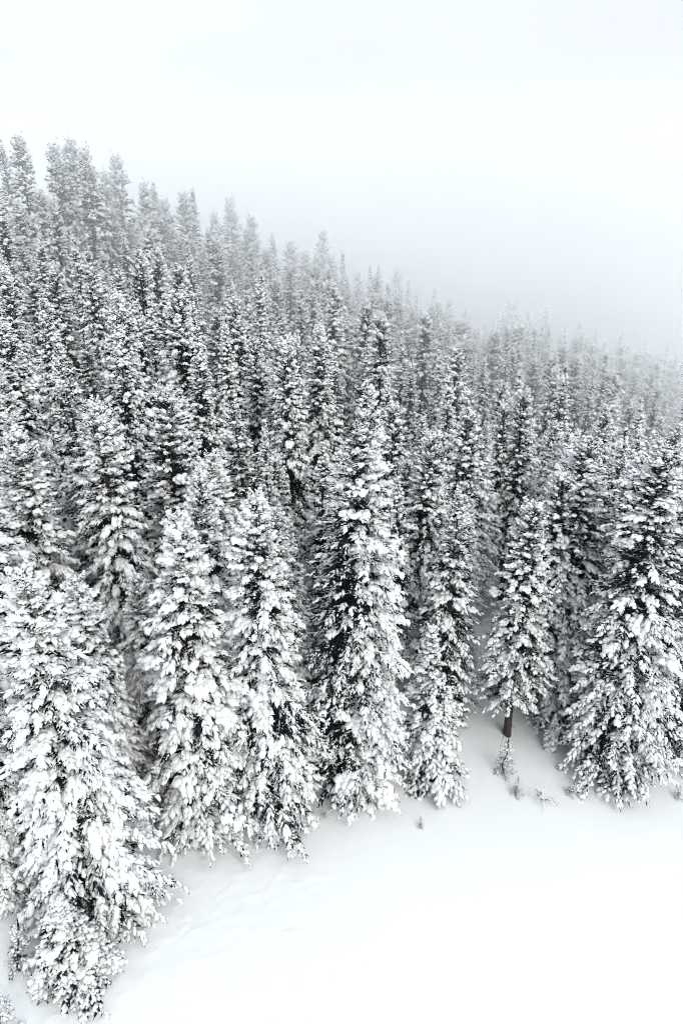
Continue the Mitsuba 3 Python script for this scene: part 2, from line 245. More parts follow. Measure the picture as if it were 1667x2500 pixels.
# ------------------------------------------------------------------ every tree: kind, x, y, height, width, turn, shapegroup, label, group
G0 = 'saplings on the open snow'
G1 = 'conifers of the forest edge'
G2 = 'conifers packed behind the front row'
G3 = 'conifers low on the middle slope'
G4 = 'conifers high on the middle slope'
G5 = 'conifers along the skyline'
G6 = 'hazy conifers below the skyline'
G7 = 'conifers of the far misty forest'
S0 = ''
labels['distant_forest'] = {'label': 'packed snowy conifers filling the gaps between the larger trees of the slope', 'category': 'forest', 'kind': 'stuff'}
TREES = [
    ('conifer_sapling', -9.22, 11.46, 2.1, 1.0, 290, 'sapling_tuft', 'sapling tip poking in at the bottom left corner of the photo', G0),
    ('conifer_sapling', -9.56, 13.36, 1.9, 1.0, 291, 'sapling_tuft', 'small dark-sided sapling alone on the snow left of the lowest young conifer', G0),
    ('young_conifer', -8.02, 13.55, 3.4, 1.9, 186, 'young_spruce', 'low snow-heaped young conifer under the skirt of the broad front tree, bottom left', G1),
    ('young_conifer', -10.79, 15.51, 4.0, 1.0, 103, 'young_spruce', 'short shaded conifer cut by the left frame edge under the shaded taller one', G1),
    ('conifer_tree', -7.94, 15.55, 12.7, 1.0, 19, 'spruce_heavy', 'broad conifer nearest the camera on the left, buried in thick drooping snow', G1),
    ('conifer_tree', -10.94, 16.2, 9.3, 1.0, 138, 'spruce_loaded', 'shaded grey-green conifer cut by the left frame edge beside the broad front tree', G1),
    ('conifer_tree', -8.48, 19.05, 10.3, 0.95, 147, 'spruce_heavy', 'snow-heavy conifer close behind the broad leftmost front tree, its twin top', G1),
    ('conifer_tree', -12.02, 19.55, 15.0, 1.12, 16, 'spruce_loaded', 'dark conifer behind the front row at the left frame edge, second from the left', G2),
    ('conifer_tree', -5.16, 19.67, 12.9, 1.05, 360, 'spruce_rusty', 'large snow-laden conifer with rust-brown dead needles near its top, left of centre', G1),
    ('conifer_tree', -2.76, 20.51, 14.1, 0.95, 235, 'spruce_loaded', 'snow-white conifer at the forest edge directly left of the tall central tree', G1),
    ('conifer_sapling', -0.71, 21.19, 0.5, 0.8, 84, 'sapling_tuft', 'tiny sapling poking from snow left of the central tree base', G0),
    ('conifer_tree', -7.17, 21.36, 9.3, 0.85, 157, 'spruce_loaded', 'narrow snow-white conifer in the dark gap right of the broad front tree', G1),
    ('conifer_sapling', 3.41, 21.65, 0.6, 0.8, 351, 'sapling_tuft', 'tiny sapling poking from snow below the shorter tree right of centre', G0),
    ('conifer_tree', 0.44, 22.91, 17.9, 1.05, 17, 'fir_windward', 'tall central conifer at the forest edge, snow packed on its right side', G1),
    ('conifer_tree', -11.61, 23.51, 12.7, 1.05, 141, 'spruce_loaded', 'snow-lumped conifer at the left edge rising above the broad front tree', G1),
    ('conifer_tree', -5.03, 23.52, 12.9, 0.85, 177, 'spruce_loaded', 'dark conifer behind the front row above the rust-needled tree, fifth from the left', G2),
    ('conifer_tree', -2.38, 23.99, 11.8, 1.03, 3, 'pine_broad', 'dark conifer behind the front row left of the central treetop, fourth from the left', G2),
    ('young_conifer', 4.18, 24.47, 8.4, 1.25, 98, 'young_spruce', 'shorter snow-covered conifer at the forest edge directly right of the tall central tree', G1),
    ('conifer_sapling', 8.32, 24.57, 1.0, 1.2, 317, 'sapling_tuft', 'low snow tuft sapling just below the upright slim sapling', G0),
    ('conifer_tree', -8.95, 24.66, 14.2, 0.85, 23, 'spruce_loaded', 'dark conifer behind the front row at the left frame edge, seventh from the left', G2),
    ('conifer_sapling', 11.09, 25.33, 0.8, 1.2, 245, 'sapling_tuft', 'tiny sapling tuft left of the lowest snowy skirt on the right', G0),
    ('distant_forest', -15.51, 25.44, 11.9, 1.02, 313, 'pine_fine', S0, None),
    ('conifer_sapling', 7.98, 25.74, 2.2, 1.0, 322, 'sapling_tuft', 'upright slim sapling on open snow below the bare brown trunk', G0),
    ('conifer_tree', -13.08, 26.1, 11.9, 0.95, -24, 'fir_windward', 'dark conifer behind the front row at the left frame edge, fifth from the left', G2),
    ('conifer_sapling', 14.88, 26.2, 0.9, 1.0, 255, 'sapling_tuft', 'tiny sapling tuft on snow right of the lowest snowy skirt', G0),
    ('conifer_sapling', 17.37, 26.68, 0.8, 1.1, 0, 'sapling_tuft', 'tiny sapling tuft at the right frame edge in open snow', G0),
    ('conifer_tree', -5.65, 26.93, 12.3, 1.0, 181, 'spruce_heavy', 'snow-white conifer squeezed between the rust-needled tree and the one right of it', G1),
    ('conifer_tree', 0.43, 27.33, 13.4, 1.09, 157, 'spruce_fans', 'dark conifer behind the front row right of the central treetop, first from the left', G2),
    ('conifer_tree', 13.86, 27.5, 17.8, 1.12, 15, 'pine_broad', 'broad conifer at the right forest edge whose snowy skirt reaches lowest there', G1),
    ('conifer_tree', -10.39, 27.51, 13.0, 1.1, -18, 'fir_windward', 'tall snow-lumped conifer on the left, right of the leftmost column of trees', G1),
    ('young_conifer', 10.89, 28.16, 2.3, 0.9, 251, 'young_spruce', 'small dark young conifer in the shade between the two right-hand trees', G1),
    ('young_conifer', -2.44, 28.32, 9.7, 1.0, 161, 'young_spruce', 'slim young conifer in the dark gap left of the tall central tree', G1),
    ('conifer_tree', 8.71, 28.59, 13.2, 1.0, 288, 'pine_fine', 'conifer with its bare brown trunk showing above open snow on the right', G1),
    ('conifer_tree', -14.39, 28.64, 12.9, 0.99, -9, 'fir_windward', 'dark conifer behind the front row at the left frame edge, third from the left', G2),
    ('distant_forest', -17.53, 29.11, 7.4, 1.0, 0, 'pine_broad', S0, None),
    ('conifer_tree', 5.21, 29.12, 12.9, 1.0, 85, 'spruce_fans', 'conifer with flat snowy branch fans behind the shorter tree right of centre', G1),
    ('conifer_tree', 0.59, 30.09, 12.9, 1.11, 22, 'pine_broad', 'dark conifer behind the front row right of the central treetop, second from the left', G2),
    ('conifer_tree', -11.86, 30.14, 14.0, 0.92, 31, 'spruce_fans', 'dark conifer behind the front row at the left frame edge, sixth from the left', G2),
    ('conifer_tree', -8.06, 30.29, 13.3, 1.0, 132, 'pine_fine', 'dark conifer with white top above the rust-needled tree, left of centre', G1),
    ('conifer_tree', -4.57, 30.45, 13.7, 1.14, 342, 'spruce_fans', 'dark conifer behind the front row left of the central treetop, first from the left', G2),
    ('conifer_tree', 18.6, 30.55, 16.6, 1.1, 22, 'pine_broad', 'large conifer cut by the right frame edge beside the broad low-skirted one', G1),
    ('conifer_tree', -19.28, 30.91, 14.7, 0.86, 200, 'spruce_loaded', 'dark conifer behind the front row at the left frame edge, first from the left', G2),
    ('conifer_tree', 14.38, 31.15, 15.9, 1.05, 267, 'pine_fine', 'dark shaded conifer between the two broad trees at the right edge', G1),
    ('conifer_tree', 10.81, 31.29, 14.1, 1.0, 243, 'pine_fine', 'dark-limbed conifer directly right of the bare brown trunk tree', G1),
    ('conifer_tree', 2.83, 31.36, 12.2, 0.91, 246, 'mid_conifer_1', 'dark conifer behind the front row right of the central treetop, fourth from the left', G2),
    ('conifer_tree', 12.08, 31.39, 15.9, 1.3, -14, 'pine_broad', 'broad fine-snowed conifer above the bare brown trunk on the right', G1),
    ('conifer_tree', 17.65, 32.03, 14.0, 0.85, -20, 'pine_broad', 'frosty conifer rising between the broad low-skirted tree and the right frame edge', G1),
    ('conifer_tree', 6.43, 32.23, 11.2, 0.75, 7, 'fir_windward', 'slim conifer standing on the left side of the right-hand snow gap', G1),
    ('conifer_tree', -10.42, 32.52, 15.1, 0.93, 136, 'mid_conifer_1', 'dark conifer behind the front row above the rust-needled tree, first from the left', G2),
    ('young_conifer', 8.63, 32.85, 4.3, 0.6, 70, 'young_spruce', 'thin young conifer standing in the right-hand gap of bare snow', G1),
    ('conifer_tree', -3.8, 33.09, 12.3, 0.86, 141, 'mid_conifer_3', 'dark conifer behind the front row left of the central treetop, second from the left', G2),
    ('conifer_tree', -16.06, 33.16, 13.1, 1.14, 287, 'mid_conifer_4', 'dark conifer behind the front row at the left frame edge, fourth from the left', G2),
    ('conifer_tree', 13.71, 33.5, 13.1, 0.9, 257, 'pine_fine', 'fine-snowed conifer just left of the dark shaded one at the right edge', G1),
    ('conifer_tree', -0.97, 33.64, 12.1, 0.96, 221, 'mid_conifer_1', 'dark conifer behind the front row left of the central treetop, sixth from the left', G2),
    ('conifer_tree', 4.59, 33.92, 13.7, 0.9, 339, 'pine_fine', 'taller dark conifer standing right of the slender one behind the central tree', G1),
    ('conifer_tree', -8.03, 34.35, 12.1, 1.13, 357, 'mid_conifer_3', 'dark conifer behind the front row above the rust-needled tree, third from the left', G2),
    ('conifer_tree', 3.51, 35.13, 11.4, 0.8, 291, 'pine_fine', 'slender dark conifer with round snow caps just right of the central treetop', G1),
    ('distant_forest', 17.31, 35.62, 12.8, 0.98, 55, 'mid_conifer_3', S0, None),
    ('conifer_tree', -3.59, 35.73, 9.6, 0.97, 257, 'mid_conifer_2', 'dark conifer behind the front row left of the central treetop, third from the left', G2),
    ('conifer_tree', -11.41, 36.11, 15.4, 0.98, 144, 'mid_conifer_4', 'dark conifer behind the front row above the rust-needled tree, second from the left', G2),
    ('distant_forest', -14.38, 36.27, 7.1, 0.93, 199, 'mid_conifer_3', S0, None),
    ('distant_forest', -0.2, 36.6, 9.7, 1.09, 345, 'mid_conifer_2', S0, None),
    ('distant_forest', -19.12, 36.68, 9.5, 1.07, 114, 'mid_conifer_2', S0, None),
    ('conifer_tree', 6.89, 37.13, 14.3, 1.03, 0, 'mid_conifer_2', 'dark conifer behind the front row above the bare brown trunk', G2),
    ('conifer_tree', -7.79, 37.88, 14.2, 1.09, 151, 'mid_conifer_1', 'dark conifer behind the front row above the rust-needled tree, fourth from the left', G2),
    ('distant_forest', 22.44, 38.49, 12.9, 0.86, 337, 'mid_conifer_3', S0, None),
    ('conifer_tree', 3.01, 38.69, 13.3, 0.97, 333, 'mid_conifer_2', 'dark conifer behind the front row right of the central treetop, third from the left', G2),
    ('conifer_tree', 16.56, 38.79, 15.4, 1.08, 356, 'mid_conifer_1', 'dark conifer behind the front row at the right frame edge, second from the left', G2),
    ('conifer_tree', -3.23, 38.89, 15.1, 0.92, 68, 'mid_conifer_4', 'dark conifer behind the front row left of the central treetop, fifth from the left', G2),
    ('conifer_tree', 13.82, 39.0, 14.2, 1.06, 57, 'mid_conifer_4', 'dark conifer behind the front row at the right frame edge, first from the left', G2),
    ('distant_forest', 19.2, 39.24, 11.8, 1.15, 146, 'mid_conifer_1', S0, None),
    ('distant_forest', -13.72, 39.97, 7.3, 0.86, 309, 'mid_conifer_0', S0, None),
    ('distant_forest', -21.36, 40.28, 11.9, 0.92, 298, 'mid_conifer_2', S0, None),
    ('conifer_tree', 8.57, 40.44, 12.8, 1.0, -12, 'fir_windward', 'wide conifer rising above the gap of bare snow right of centre', None),
    ('conifer_tree', -16.98, 40.57, 13.0, 0.96, 177, 'mid_conifer_0', 'snowy conifer low mid-slope at the left frame edge, fifth from the left', G3),
    ('conifer_tree', -6.69, 41.22, 14.8, 0.98, 199, 'mid_conifer_3', 'snowy conifer low mid-slope above the rust-needled tree, tenth from the left', G3),
    ('distant_forest', 23.6, 41.28, 14.1, 0.99, 311, 'mid_conifer_0', S0, None),
    ('conifer_tree', -9.74, 41.38, 15.3, 1.09, 100, 'mid_conifer_2', 'snowy conifer low mid-slope above the rust-needled tree, sixth from the left', G3),
    ('conifer_tree', 2.56, 41.44, 9.9, 1.14, 21, 'mid_conifer_2', 'snowy conifer low mid-slope right of the central treetop, third from the left', G3),
    ('distant_forest', 19.97, 41.76, 14.8, 1.1, 1, 'mid_conifer_3', S0, None),
    ('conifer_tree', 14.19, 41.78, 13.6, 1.09, 123, 'mid_conifer_0', 'snowy conifer low mid-slope above the bare brown trunk, ninth from the left', G3),
    ('conifer_tree', -3.59, 42.14, 14.0, 0.95, 334, 'mid_conifer_2', 'snowy conifer low mid-slope left of the central treetop, fifth from the left', G3),
    ('conifer_tree', 11.33, 42.34, 15.1, 0.85, 173, 'pine_fine', 'conifer with a bare dark trunk at the back end of the right-hand snow gap', None),
    ('conifer_tree', -19.92, 42.53, 13.7, 0.91, 164, 'mid_conifer_4', 'snowy conifer low mid-slope at the left frame edge, second from the left', G3),
    ('conifer_tree', 10.06, 42.54, 13.9, 0.75, 240, 'pine_fine', 'thinner bare-trunked conifer left of the dark trunk closing the right-hand snow gap', None),
    ('conifer_tree', 5.17, 42.58, 12.2, 1.11, 309, 'mid_conifer_1', 'snowy conifer low mid-slope right of the central treetop, seventh from the left', G3),
    ('conifer_tree', -12.22, 42.72, 14.2, 0.87, 286, 'mid_conifer_1', 'snowy conifer low mid-slope above the rust-needled tree, second from the left', G3),
    ('conifer_tree', -1.28, 43.67, 15.2, 1.02, 144, 'mid_conifer_4', 'snowy conifer low mid-slope left of the central treetop, ninth from the left', G3),
    ('conifer_tree', -17.56, 43.75, 7.8, 1.02, 265, 'mid_conifer_2', 'snowy conifer low mid-slope at the left frame edge, seventh from the left', G3),
    ('conifer_tree', 17.63, 44.01, 13.1, 0.86, 180, 'mid_conifer_1', 'snowy conifer low mid-slope at the right frame edge, first from the left', G3),
    ('conifer_tree', 3.0, 44.17, 13.7, 0.94, 251, 'mid_conifer_3', 'snowy conifer low mid-slope right of the central treetop, fourth from the left', G3),
    ('distant_forest', -22.49, 44.33, 14.9, 1.08, 2, 'mid_conifer_3', S0, None),
    ('conifer_tree', 14.82, 44.35, 12.9, 0.99, 54, 'mid_conifer_0', 'snowy conifer low mid-slope above the bare brown trunk, seventh from the left', G3),
    ('conifer_tree', -5.6, 44.78, 13.2, 0.97, 77, 'mid_conifer_2', 'snowy conifer low mid-slope left of the central treetop, third from the left', G3),
    ('conifer_tree', -9.75, 44.93, 14.5, 0.85, 18, 'mid_conifer_1', 'snowy conifer low mid-slope above the rust-needled tree, eighth from the left', G3),
    ('conifer_tree', 20.52, 45.09, 14.8, 0.89, 78, 'mid_conifer_0', 'snowy conifer low mid-slope at the right frame edge, fourth from the left', G3),
    ('conifer_tree', -12.38, 45.37, 13.4, 1.1, 319, 'mid_conifer_3', 'snowy conifer low mid-slope above the rust-needled tree, fourth from the left', G3),
    ('conifer_tree', -15.25, 45.73, 10.4, 1.1, 126, 'mid_conifer_2', 'snowy conifer low mid-slope at the left frame edge, eleventh from the left', G3),
    ('conifer_tree', 23.92, 45.77, 12.1, 1.0, 150, 'mid_conifer_1', 'snowy conifer low mid-slope at the right frame edge, seventh from the left', G3),
    ('conifer_tree', 13.13, 46.42, 12.4, 0.97, 245, 'mid_conifer_0', 'snowy conifer low mid-slope above the bare brown trunk, fourth from the left', G3),
    ('conifer_tree', 7.32, 46.61, 14.6, 0.91, 339, 'mid_conifer_3', 'snowy conifer low mid-slope right of the central treetop, eighth from the left', G3),
    ('conifer_tree', -2.93, 47.08, 13.5, 0.85, 135, 'mid_conifer_4', 'snowy conifer low mid-slope left of the central treetop, seventh from the left', G3),
    ('conifer_tree', -21.08, 47.09, 9.5, 0.9, 123, 'mid_conifer_3', 'snowy conifer low mid-slope at the left frame edge, third from the left', G3),
    ('conifer_tree', -17.46, 47.31, 9.3, 1.0, 297, 'mid_conifer_2', 'snowy conifer low mid-slope at the left frame edge, ninth from the left', G3),
    ('conifer_tree', 19.81, 47.95, 12.3, 1.0, 314, 'mid_conifer_1', 'snowy conifer low mid-slope at the right frame edge, third from the left', G3),
    ('distant_forest', -10.88, 48.0, 12.1, 1.06, 182, 'mid_conifer_1', S0, None),
    ('conifer_tree', 10.82, 48.13, 11.4, 0.86, 193, 'mid_conifer_3', 'snowy conifer low mid-slope above the bare brown trunk, first from the left', G3),
    ('conifer_tree', -7.28, 48.37, 14.7, 0.98, 114, 'mid_conifer_2', 'snowy conifer low mid-slope left of the central treetop, first from the left', G3),
    ('conifer_tree', 15.44, 48.43, 12.5, 0.95, 18, 'mid_conifer_2', 'snowy conifer low mid-slope above the bare brown trunk, fifth from the left', G3),
    ('distant_forest', 27.04, 49.11, 11.6, 0.97, 15, 'mid_conifer_4', S0, None),
    ('conifer_tree', -13.87, 49.8, 15.9, 0.89, 172, 'mid_conifer_2', 'snowy conifer low mid-slope above the rust-needled tree, third from the left', G3),
    ('conifer_tree', 8.19, 49.91, 15.7, 1.06, 300, 'mid_conifer_4', 'snowy conifer low mid-slope right of the central treetop, ninth from the left', G3),
    ('conifer_tree', -17.46, 50.21, 14.9, 0.98, 200, 'mid_conifer_0', 'snowy conifer low mid-slope at the left frame edge, tenth from the left', G3),
    ('conifer_tree', -3.34, 50.36, 12.7, 0.88, 177, 'mid_conifer_4', 'snowy conifer low mid-slope left of the central treetop, sixth from the left', G3),
    ('conifer_tree', 2.88, 50.37, 15.9, 0.96, 263, 'mid_conifer_2', 'snowy conifer low mid-slope right of the central treetop, second from the left', G3),
    ('conifer_tree', -23.94, 50.52, 13.5, 1.02, 189, 'mid_conifer_4', 'snowy conifer low mid-slope at the left frame edge, first from the left', G3),
    ('conifer_tree', 12.18, 50.88, 13.9, 0.93, 177, 'mid_conifer_2', 'snowy conifer low mid-slope above the bare brown trunk, second from the left', G3),
    ('conifer_tree', 20.28, 50.94, 14.5, 1.03, 221, 'mid_conifer_4', 'snowy conifer low mid-slope at the right frame edge, second from the left', G3),
    ('conifer_tree', -0.21, 51.0, 12.6, 1.02, 199, 'mid_conifer_1', 'snowy conifer low mid-slope left of the central treetop, tenth from the left', G3),
    ('conifer_tree', -9.12, 51.16, 13.2, 1.13, 242, 'mid_conifer_4', 'snowy conifer low mid-slope above the rust-needled tree, ninth from the left', G3),
    ('conifer_tree', -5.97, 51.38, 15.5, 0.9, 357, 'mid_conifer_0', 'snowy conifer low mid-slope left of the central treetop, fourth from the left', G3),
    ('distant_forest', 25.3, 51.65, 12.6, 1.03, 269, 'mid_conifer_3', S0, None),
    ('conifer_tree', -20.65, 52.11, 13.1, 1.09, 106, 'mid_conifer_4', 'snowy conifer low mid-slope at the left frame edge, sixth from the left', G3),
    ('conifer_tree', 5.46, 52.18, 7.0, 1.05, 160, 'mid_conifer_1', 'snowy conifer low mid-slope right of the central treetop, fifth from the left', G3),
    ('conifer_tree', 16.98, 52.25, 16.0, 1.08, 17, 'mid_conifer_1', 'snowy conifer low mid-slope above the bare brown trunk, eighth from the left', G3),
    ('conifer_tree', -16.27, 52.77, 13.8, 1.12, 6, 'mid_conifer_0', 'snowy conifer low mid-slope above the rust-needled tree, first from the left', G3),
    ('distant_forest', 22.64, 52.89, 13.0, 0.86, 310, 'mid_conifer_1', S0, None),
    ('distant_forest', 8.31, 53.25, 9.1, 1.06, 59, 'mid_conifer_1', S0, None),
    ('conifer_tree', -1.8, 53.63, 15.0, 0.96, 90, 'mid_conifer_3', 'snowy conifer low mid-slope left of the central treetop, eighth from the left', G3),
    ('conifer_tree', -12.12, 53.89, 15.0, 1.1, 24, 'mid_conifer_2', 'snowy conifer low mid-slope above the rust-needled tree, seventh from the left', G3),
    ('conifer_tree', 1.88, 54.06, 12.9, 1.1, 244, 'mid_conifer_0', 'snowy conifer low mid-slope right of the central treetop, first from the left', G3),
    ('conifer_tree', -7.17, 54.12, 14.1, 1.03, 181, 'mid_conifer_0', 'snowy conifer low mid-slope left of the central treetop, second from the left', G3),
    ('distant_forest', 30.73, 54.68, 14.0, 1.04, 163, 'mid_conifer_2', S0, None),
    ('conifer_tree', 27.81, 54.88, 13.8, 1.03, 99, 'mid_conifer_2', 'snowy conifer low mid-slope at the right frame edge, sixth from the left', G3),
    ('distant_forest', -26.84, 54.96, 14.9, 0.96, 332, 'mid_conifer_2', S0, None),
    ('conifer_tree', 13.27, 55.07, 13.2, 1.13, 73, 'mid_conifer_0', 'snowy conifer low mid-slope above the bare brown trunk, third from the left', G3),
    ('conifer_tree', -20.14, 55.26, 15.5, 0.89, 90, 'mid_conifer_3', 'snowy conifer low mid-slope at the left frame edge, eighth from the left', G3),
    ('conifer_tree', 17.98, 55.26, 13.4, 0.95, 70, 'mid_conifer_0', 'snowy conifer low mid-slope above the bare brown trunk, sixth from the left', G3),
    ('conifer_tree', 5.54, 55.3, 13.0, 0.99, 33, 'mid_conifer_1', 'snowy conifer low mid-slope right of the central treetop, sixth from the left', G3),
    ('conifer_tree', -23.97, 55.67, 11.1, 1.13, 337, 'mid_conifer_2', 'snowy conifer low mid-slope at the left frame edge, fourth from the left', G3),
    ('distant_forest', -9.79, 55.78, 7.4, 1.13, 63, 'mid_conifer_1', S0, None),
    ('distant_forest', 22.19, 55.87, 12.9, 0.9, 0, 'mid_conifer_2', S0, None),
    ('distant_forest', 8.62, 56.09, 9.8, 1.0, 77, 'mid_conifer_0', S0, None),
    ('conifer_tree', -14.38, 56.56, 15.4, 0.98, 150, 'mid_conifer_2', 'snowy conifer low mid-slope above the rust-needled tree, fifth from the left', G3),
    ('conifer_tree', 25.49, 56.95, 14.7, 1.13, 353, 'mid_conifer_3', 'snowy conifer low mid-slope at the right frame edge, fifth from the left', G3),
    ('conifer_tree', 14.89, 57.35, 14.7, 0.96, 321, 'mid_conifer_3', 'grey conifer high mid-slope above the bare brown trunk, ninth from the left', G4),
    ('conifer_tree', -4.93, 57.4, 13.4, 1.1, 220, 'mid_conifer_1', 'grey conifer high mid-slope left of the central treetop, sixth from the left', G4),
    ('conifer_tree', 10.99, 57.66, 11.2, 1.03, 332, 'mid_conifer_2', 'grey conifer high mid-slope above the bare brown trunk, third from the left', G4),
    ('distant_forest', -7.71, 57.74, 13.1, 0.91, 307, 'mid_conifer_0', S0, None),
    ('conifer_tree', -0.86, 58.04, 15.9, 1.12, 143, 'mid_conifer_0', 'grey conifer high mid-slope left of the central treetop, thirteenth from the left', G4),
    ('conifer_tree', 5.04, 58.11, 14.3, 1.07, 116, 'mid_conifer_3', 'grey conifer high mid-slope right of the central treetop, seventh from the left', G4),
    ('conifer_tree', -18.52, 58.14, 12.3, 0.89, 225, 'mid_conifer_1', 'grey conifer high mid-slope at the left frame edge, twelfth from the left', G4),
    ('conifer_tree', 2.03, 58.39, 15.6, 1.09, 38, 'mid_conifer_2', 'grey conifer high mid-slope right of the central treetop, third from the left', G4),
    ('conifer_tree', -24.0, 58.51, 14.2, 1.0, 274, 'mid_conifer_3', 'grey conifer high mid-slope at the left frame edge, sixth from the left', G4),
    ('distant_forest', 32.32, 58.8, 15.4, 0.88, 174, 'mid_conifer_4', S0, None),
    ('conifer_tree', -27.04, 58.93, 15.9, 1.02, 140, 'mid_conifer_1', 'grey conifer high mid-slope at the left frame edge, second from the left', G4),
    ('conifer_tree', 18.58, 59.09, 14.7, 0.97, 135, 'mid_conifer_4', 'grey conifer high mid-slope above the bare brown trunk, twelfth from the left', G4),
    ('conifer_tree', 8.51, 59.31, 13.5, 1.12, 317, 'mid_conifer_3', 'grey conifer high mid-slope right of the central treetop, twelfth from the left', G4),
    ('conifer_tree', -14.37, 59.56, 13.0, 0.9, 134, 'mid_conifer_2', 'grey conifer high mid-slope above the rust-needled tree, fifth from the left', G4),
    ('conifer_tree', 27.19, 59.99, 12.8, 1.0, 130, 'mid_conifer_3', 'grey conifer high mid-slope at the right frame edge, seventh from the left', G4),
    ('distant_forest', 21.27, 60.21, 8.2, 0.95, 100, 'mid_conifer_0', S0, None),
    ('conifer_tree', -11.23, 60.27, 9.6, 1.13, 83, 'mid_conifer_1', 'grey conifer high mid-slope above the rust-needled tree, tenth from the left', G4),
    ('conifer_tree', -3.69, 60.58, 14.7, 0.86, 195, 'mid_conifer_0', 'grey conifer high mid-slope left of the central treetop, ninth from the left', G4),
    ('distant_forest', -21.21, 60.86, 7.3, 1.05, 159, 'mid_conifer_1', S0, None),
    ('distant_forest', 16.11, 60.87, 9.9, 1.0, 56, 'mid_conifer_0', S0, None),
    ('conifer_tree', -6.81, 61.03, 15.7, 1.01, 331, 'mid_conifer_1', 'grey conifer high mid-slope left of the central treetop, third from the left', G4),
    ('conifer_tree', 24.56, 61.11, 15.4, 1.03, 134, 'mid_conifer_0', 'grey conifer high mid-slope at the right frame edge, fourth from the left', G4),
    ('conifer_tree', -25.25, 61.12, 12.3, 0.98, 342, 'mid_conifer_4', 'grey conifer high mid-slope at the left frame edge, seventh from the left', G4),
    ('distant_forest', 3.18, 61.27, 11.1, 1.1, 148, 'mid_conifer_0', S0, None),
    ('conifer_tree', -0.69, 61.3, 14.0, 0.89, 288, 'mid_conifer_4', 'grey conifer high mid-slope left of the central treetop, fourteenth from the left', G4),
    ('conifer_tree', 29.73, 61.42, 12.8, 1.03, 24, 'mid_conifer_0', 'grey conifer high mid-slope at the right frame edge, ninth from the left', G4),
    ('conifer_tree', -16.42, 61.84, 16.1, 0.94, 335, 'mid_conifer_4', 'grey conifer high mid-slope above the rust-needled tree, third from the left', G4),
    ('distant_forest', -30.63, 62.02, 15.7, 1.02, 94, 'mid_conifer_3', S0, None),
    ('conifer_tree', 9.88, 62.08, 14.3, 0.94, 173, 'mid_conifer_0', 'grey conifer high mid-slope right of the central treetop, thirteenth from the left', G4),
    ('conifer_tree', 12.78, 62.33, 13.7, 0.96, 321, 'mid_conifer_1', 'grey conifer high mid-slope above the bare brown trunk, fifth from the left', G4),
    ('conifer_tree', -27.52, 63.01, 12.4, 1.07, 342, 'mid_conifer_1', 'grey conifer high mid-slope at the left frame edge, fifth from the left', G4),
    ('conifer_tree', -40.0, 63.43, 14.3, 0.96, 189, 'mid_conifer_0', 'grey conifer high mid-slope at the left frame edge, first from the left', G4),
    ('conifer_tree', 27.41, 63.48, 13.3, 1.06, 66, 'mid_conifer_4', 'grey conifer high mid-slope at the right frame edge, fifth from the left', G4),
    ('conifer_tree', 7.44, 63.66, 15.2, 0.97, 267, 'mid_conifer_2', 'grey conifer high mid-slope right of the central treetop, ninth from the left', G4),
    ('conifer_tree', -13.11, 63.74, 15.6, 0.92, 257, 'mid_conifer_1', 'grey conifer high mid-slope above the rust-needled tree, seventh from the left', G4),
    ('conifer_tree', -21.14, 63.83, 12.5, 0.98, 120, 'mid_conifer_0', 'grey conifer high mid-slope at the left frame edge, eleventh from the left', G4),
    ('conifer_tree', -5.37, 63.83, 12.9, 1.03, 153, 'mid_conifer_3', 'grey conifer high mid-slope left of the central treetop, seventh from the left', G4),
    ('conifer_tree', -9.71, 63.85, 14.0, 1.12, 246, 'mid_conifer_1', 'grey conifer high mid-slope left of the central treetop, first from the left', G4),
    ('distant_forest', 21.0, 64.33, 11.4, 1.04, 284, 'mid_conifer_0', S0, None),
    ('conifer_tree', 23.91, 65.04, 15.3, 0.85, 159, 'mid_conifer_3', 'tiered spire-like conifer standing clear of the hazy trees on the right slope', None),
    ('conifer_tree', -17.44, 65.25, 15.9, 0.99, 24, 'mid_conifer_1', 'grey conifer high mid-slope above the rust-needled tree, second from the left', G4),
    ('conifer_tree', 0.42, 65.54, 13.9, 0.98, 132, 'mid_conifer_1', 'grey conifer high mid-slope right of the central treetop, first from the left', G4),
    ('conifer_tree', -28.47, 65.78, 14.5, 1.03, 181, 'mid_conifer_4', 'grey conifer high mid-slope at the left frame edge, fourth from the left', G4),
    ('conifer_tree', -25.56, 66.49, 15.5, 0.87, 201, 'mid_conifer_4', 'grey conifer high mid-slope at the left frame edge, ninth from the left', G4),
    ('conifer_tree', -7.09, 66.7, 15.3, 0.86, 204, 'mid_conifer_3', 'grey conifer high mid-slope left of the central treetop, fourth from the left', G4),
    ('conifer_tree', 4.53, 66.76, 11.8, 0.94, 290, 'mid_conifer_4', 'grey conifer high mid-slope right of the central treetop, sixth from the left', G4),
    ('conifer_tree', 8.93, 66.77, 13.2, 0.96, 114, 'mid_conifer_1', 'grey conifer high mid-slope right of the central treetop, tenth from the left', G4),
    ('conifer_tree', 34.3, 66.78, 15.2, 1.11, 319, 'mid_conifer_4', 'grey conifer high mid-slope at the right frame edge, tenth from the left', G4),
    ('distant_forest', -10.37, 66.86, 12.8, 0.95, 346, 'mid_conifer_2', S0, None),
    ('conifer_tree', -3.05, 67.23, 15.6, 0.93, 50, 'mid_conifer_1', 'grey conifer high mid-slope left of the central treetop, tenth from the left', G4),
    ('conifer_tree', -13.55, 67.25, 13.9, 1.08, 170, 'mid_conifer_3', 'grey conifer high mid-slope above the rust-needled tree, eighth from the left', G4),
    ('conifer_tree', 13.14, 67.46, 13.1, 0.96, 171, 'mid_conifer_3', 'grey conifer high mid-slope above the bare brown trunk, fourth from the left', G4),
    ('conifer_tree', 20.59, 67.61, 15.0, 0.94, 47, 'mid_conifer_4', 'grey conifer high mid-slope above the bare brown trunk, eleventh from the left', G4),
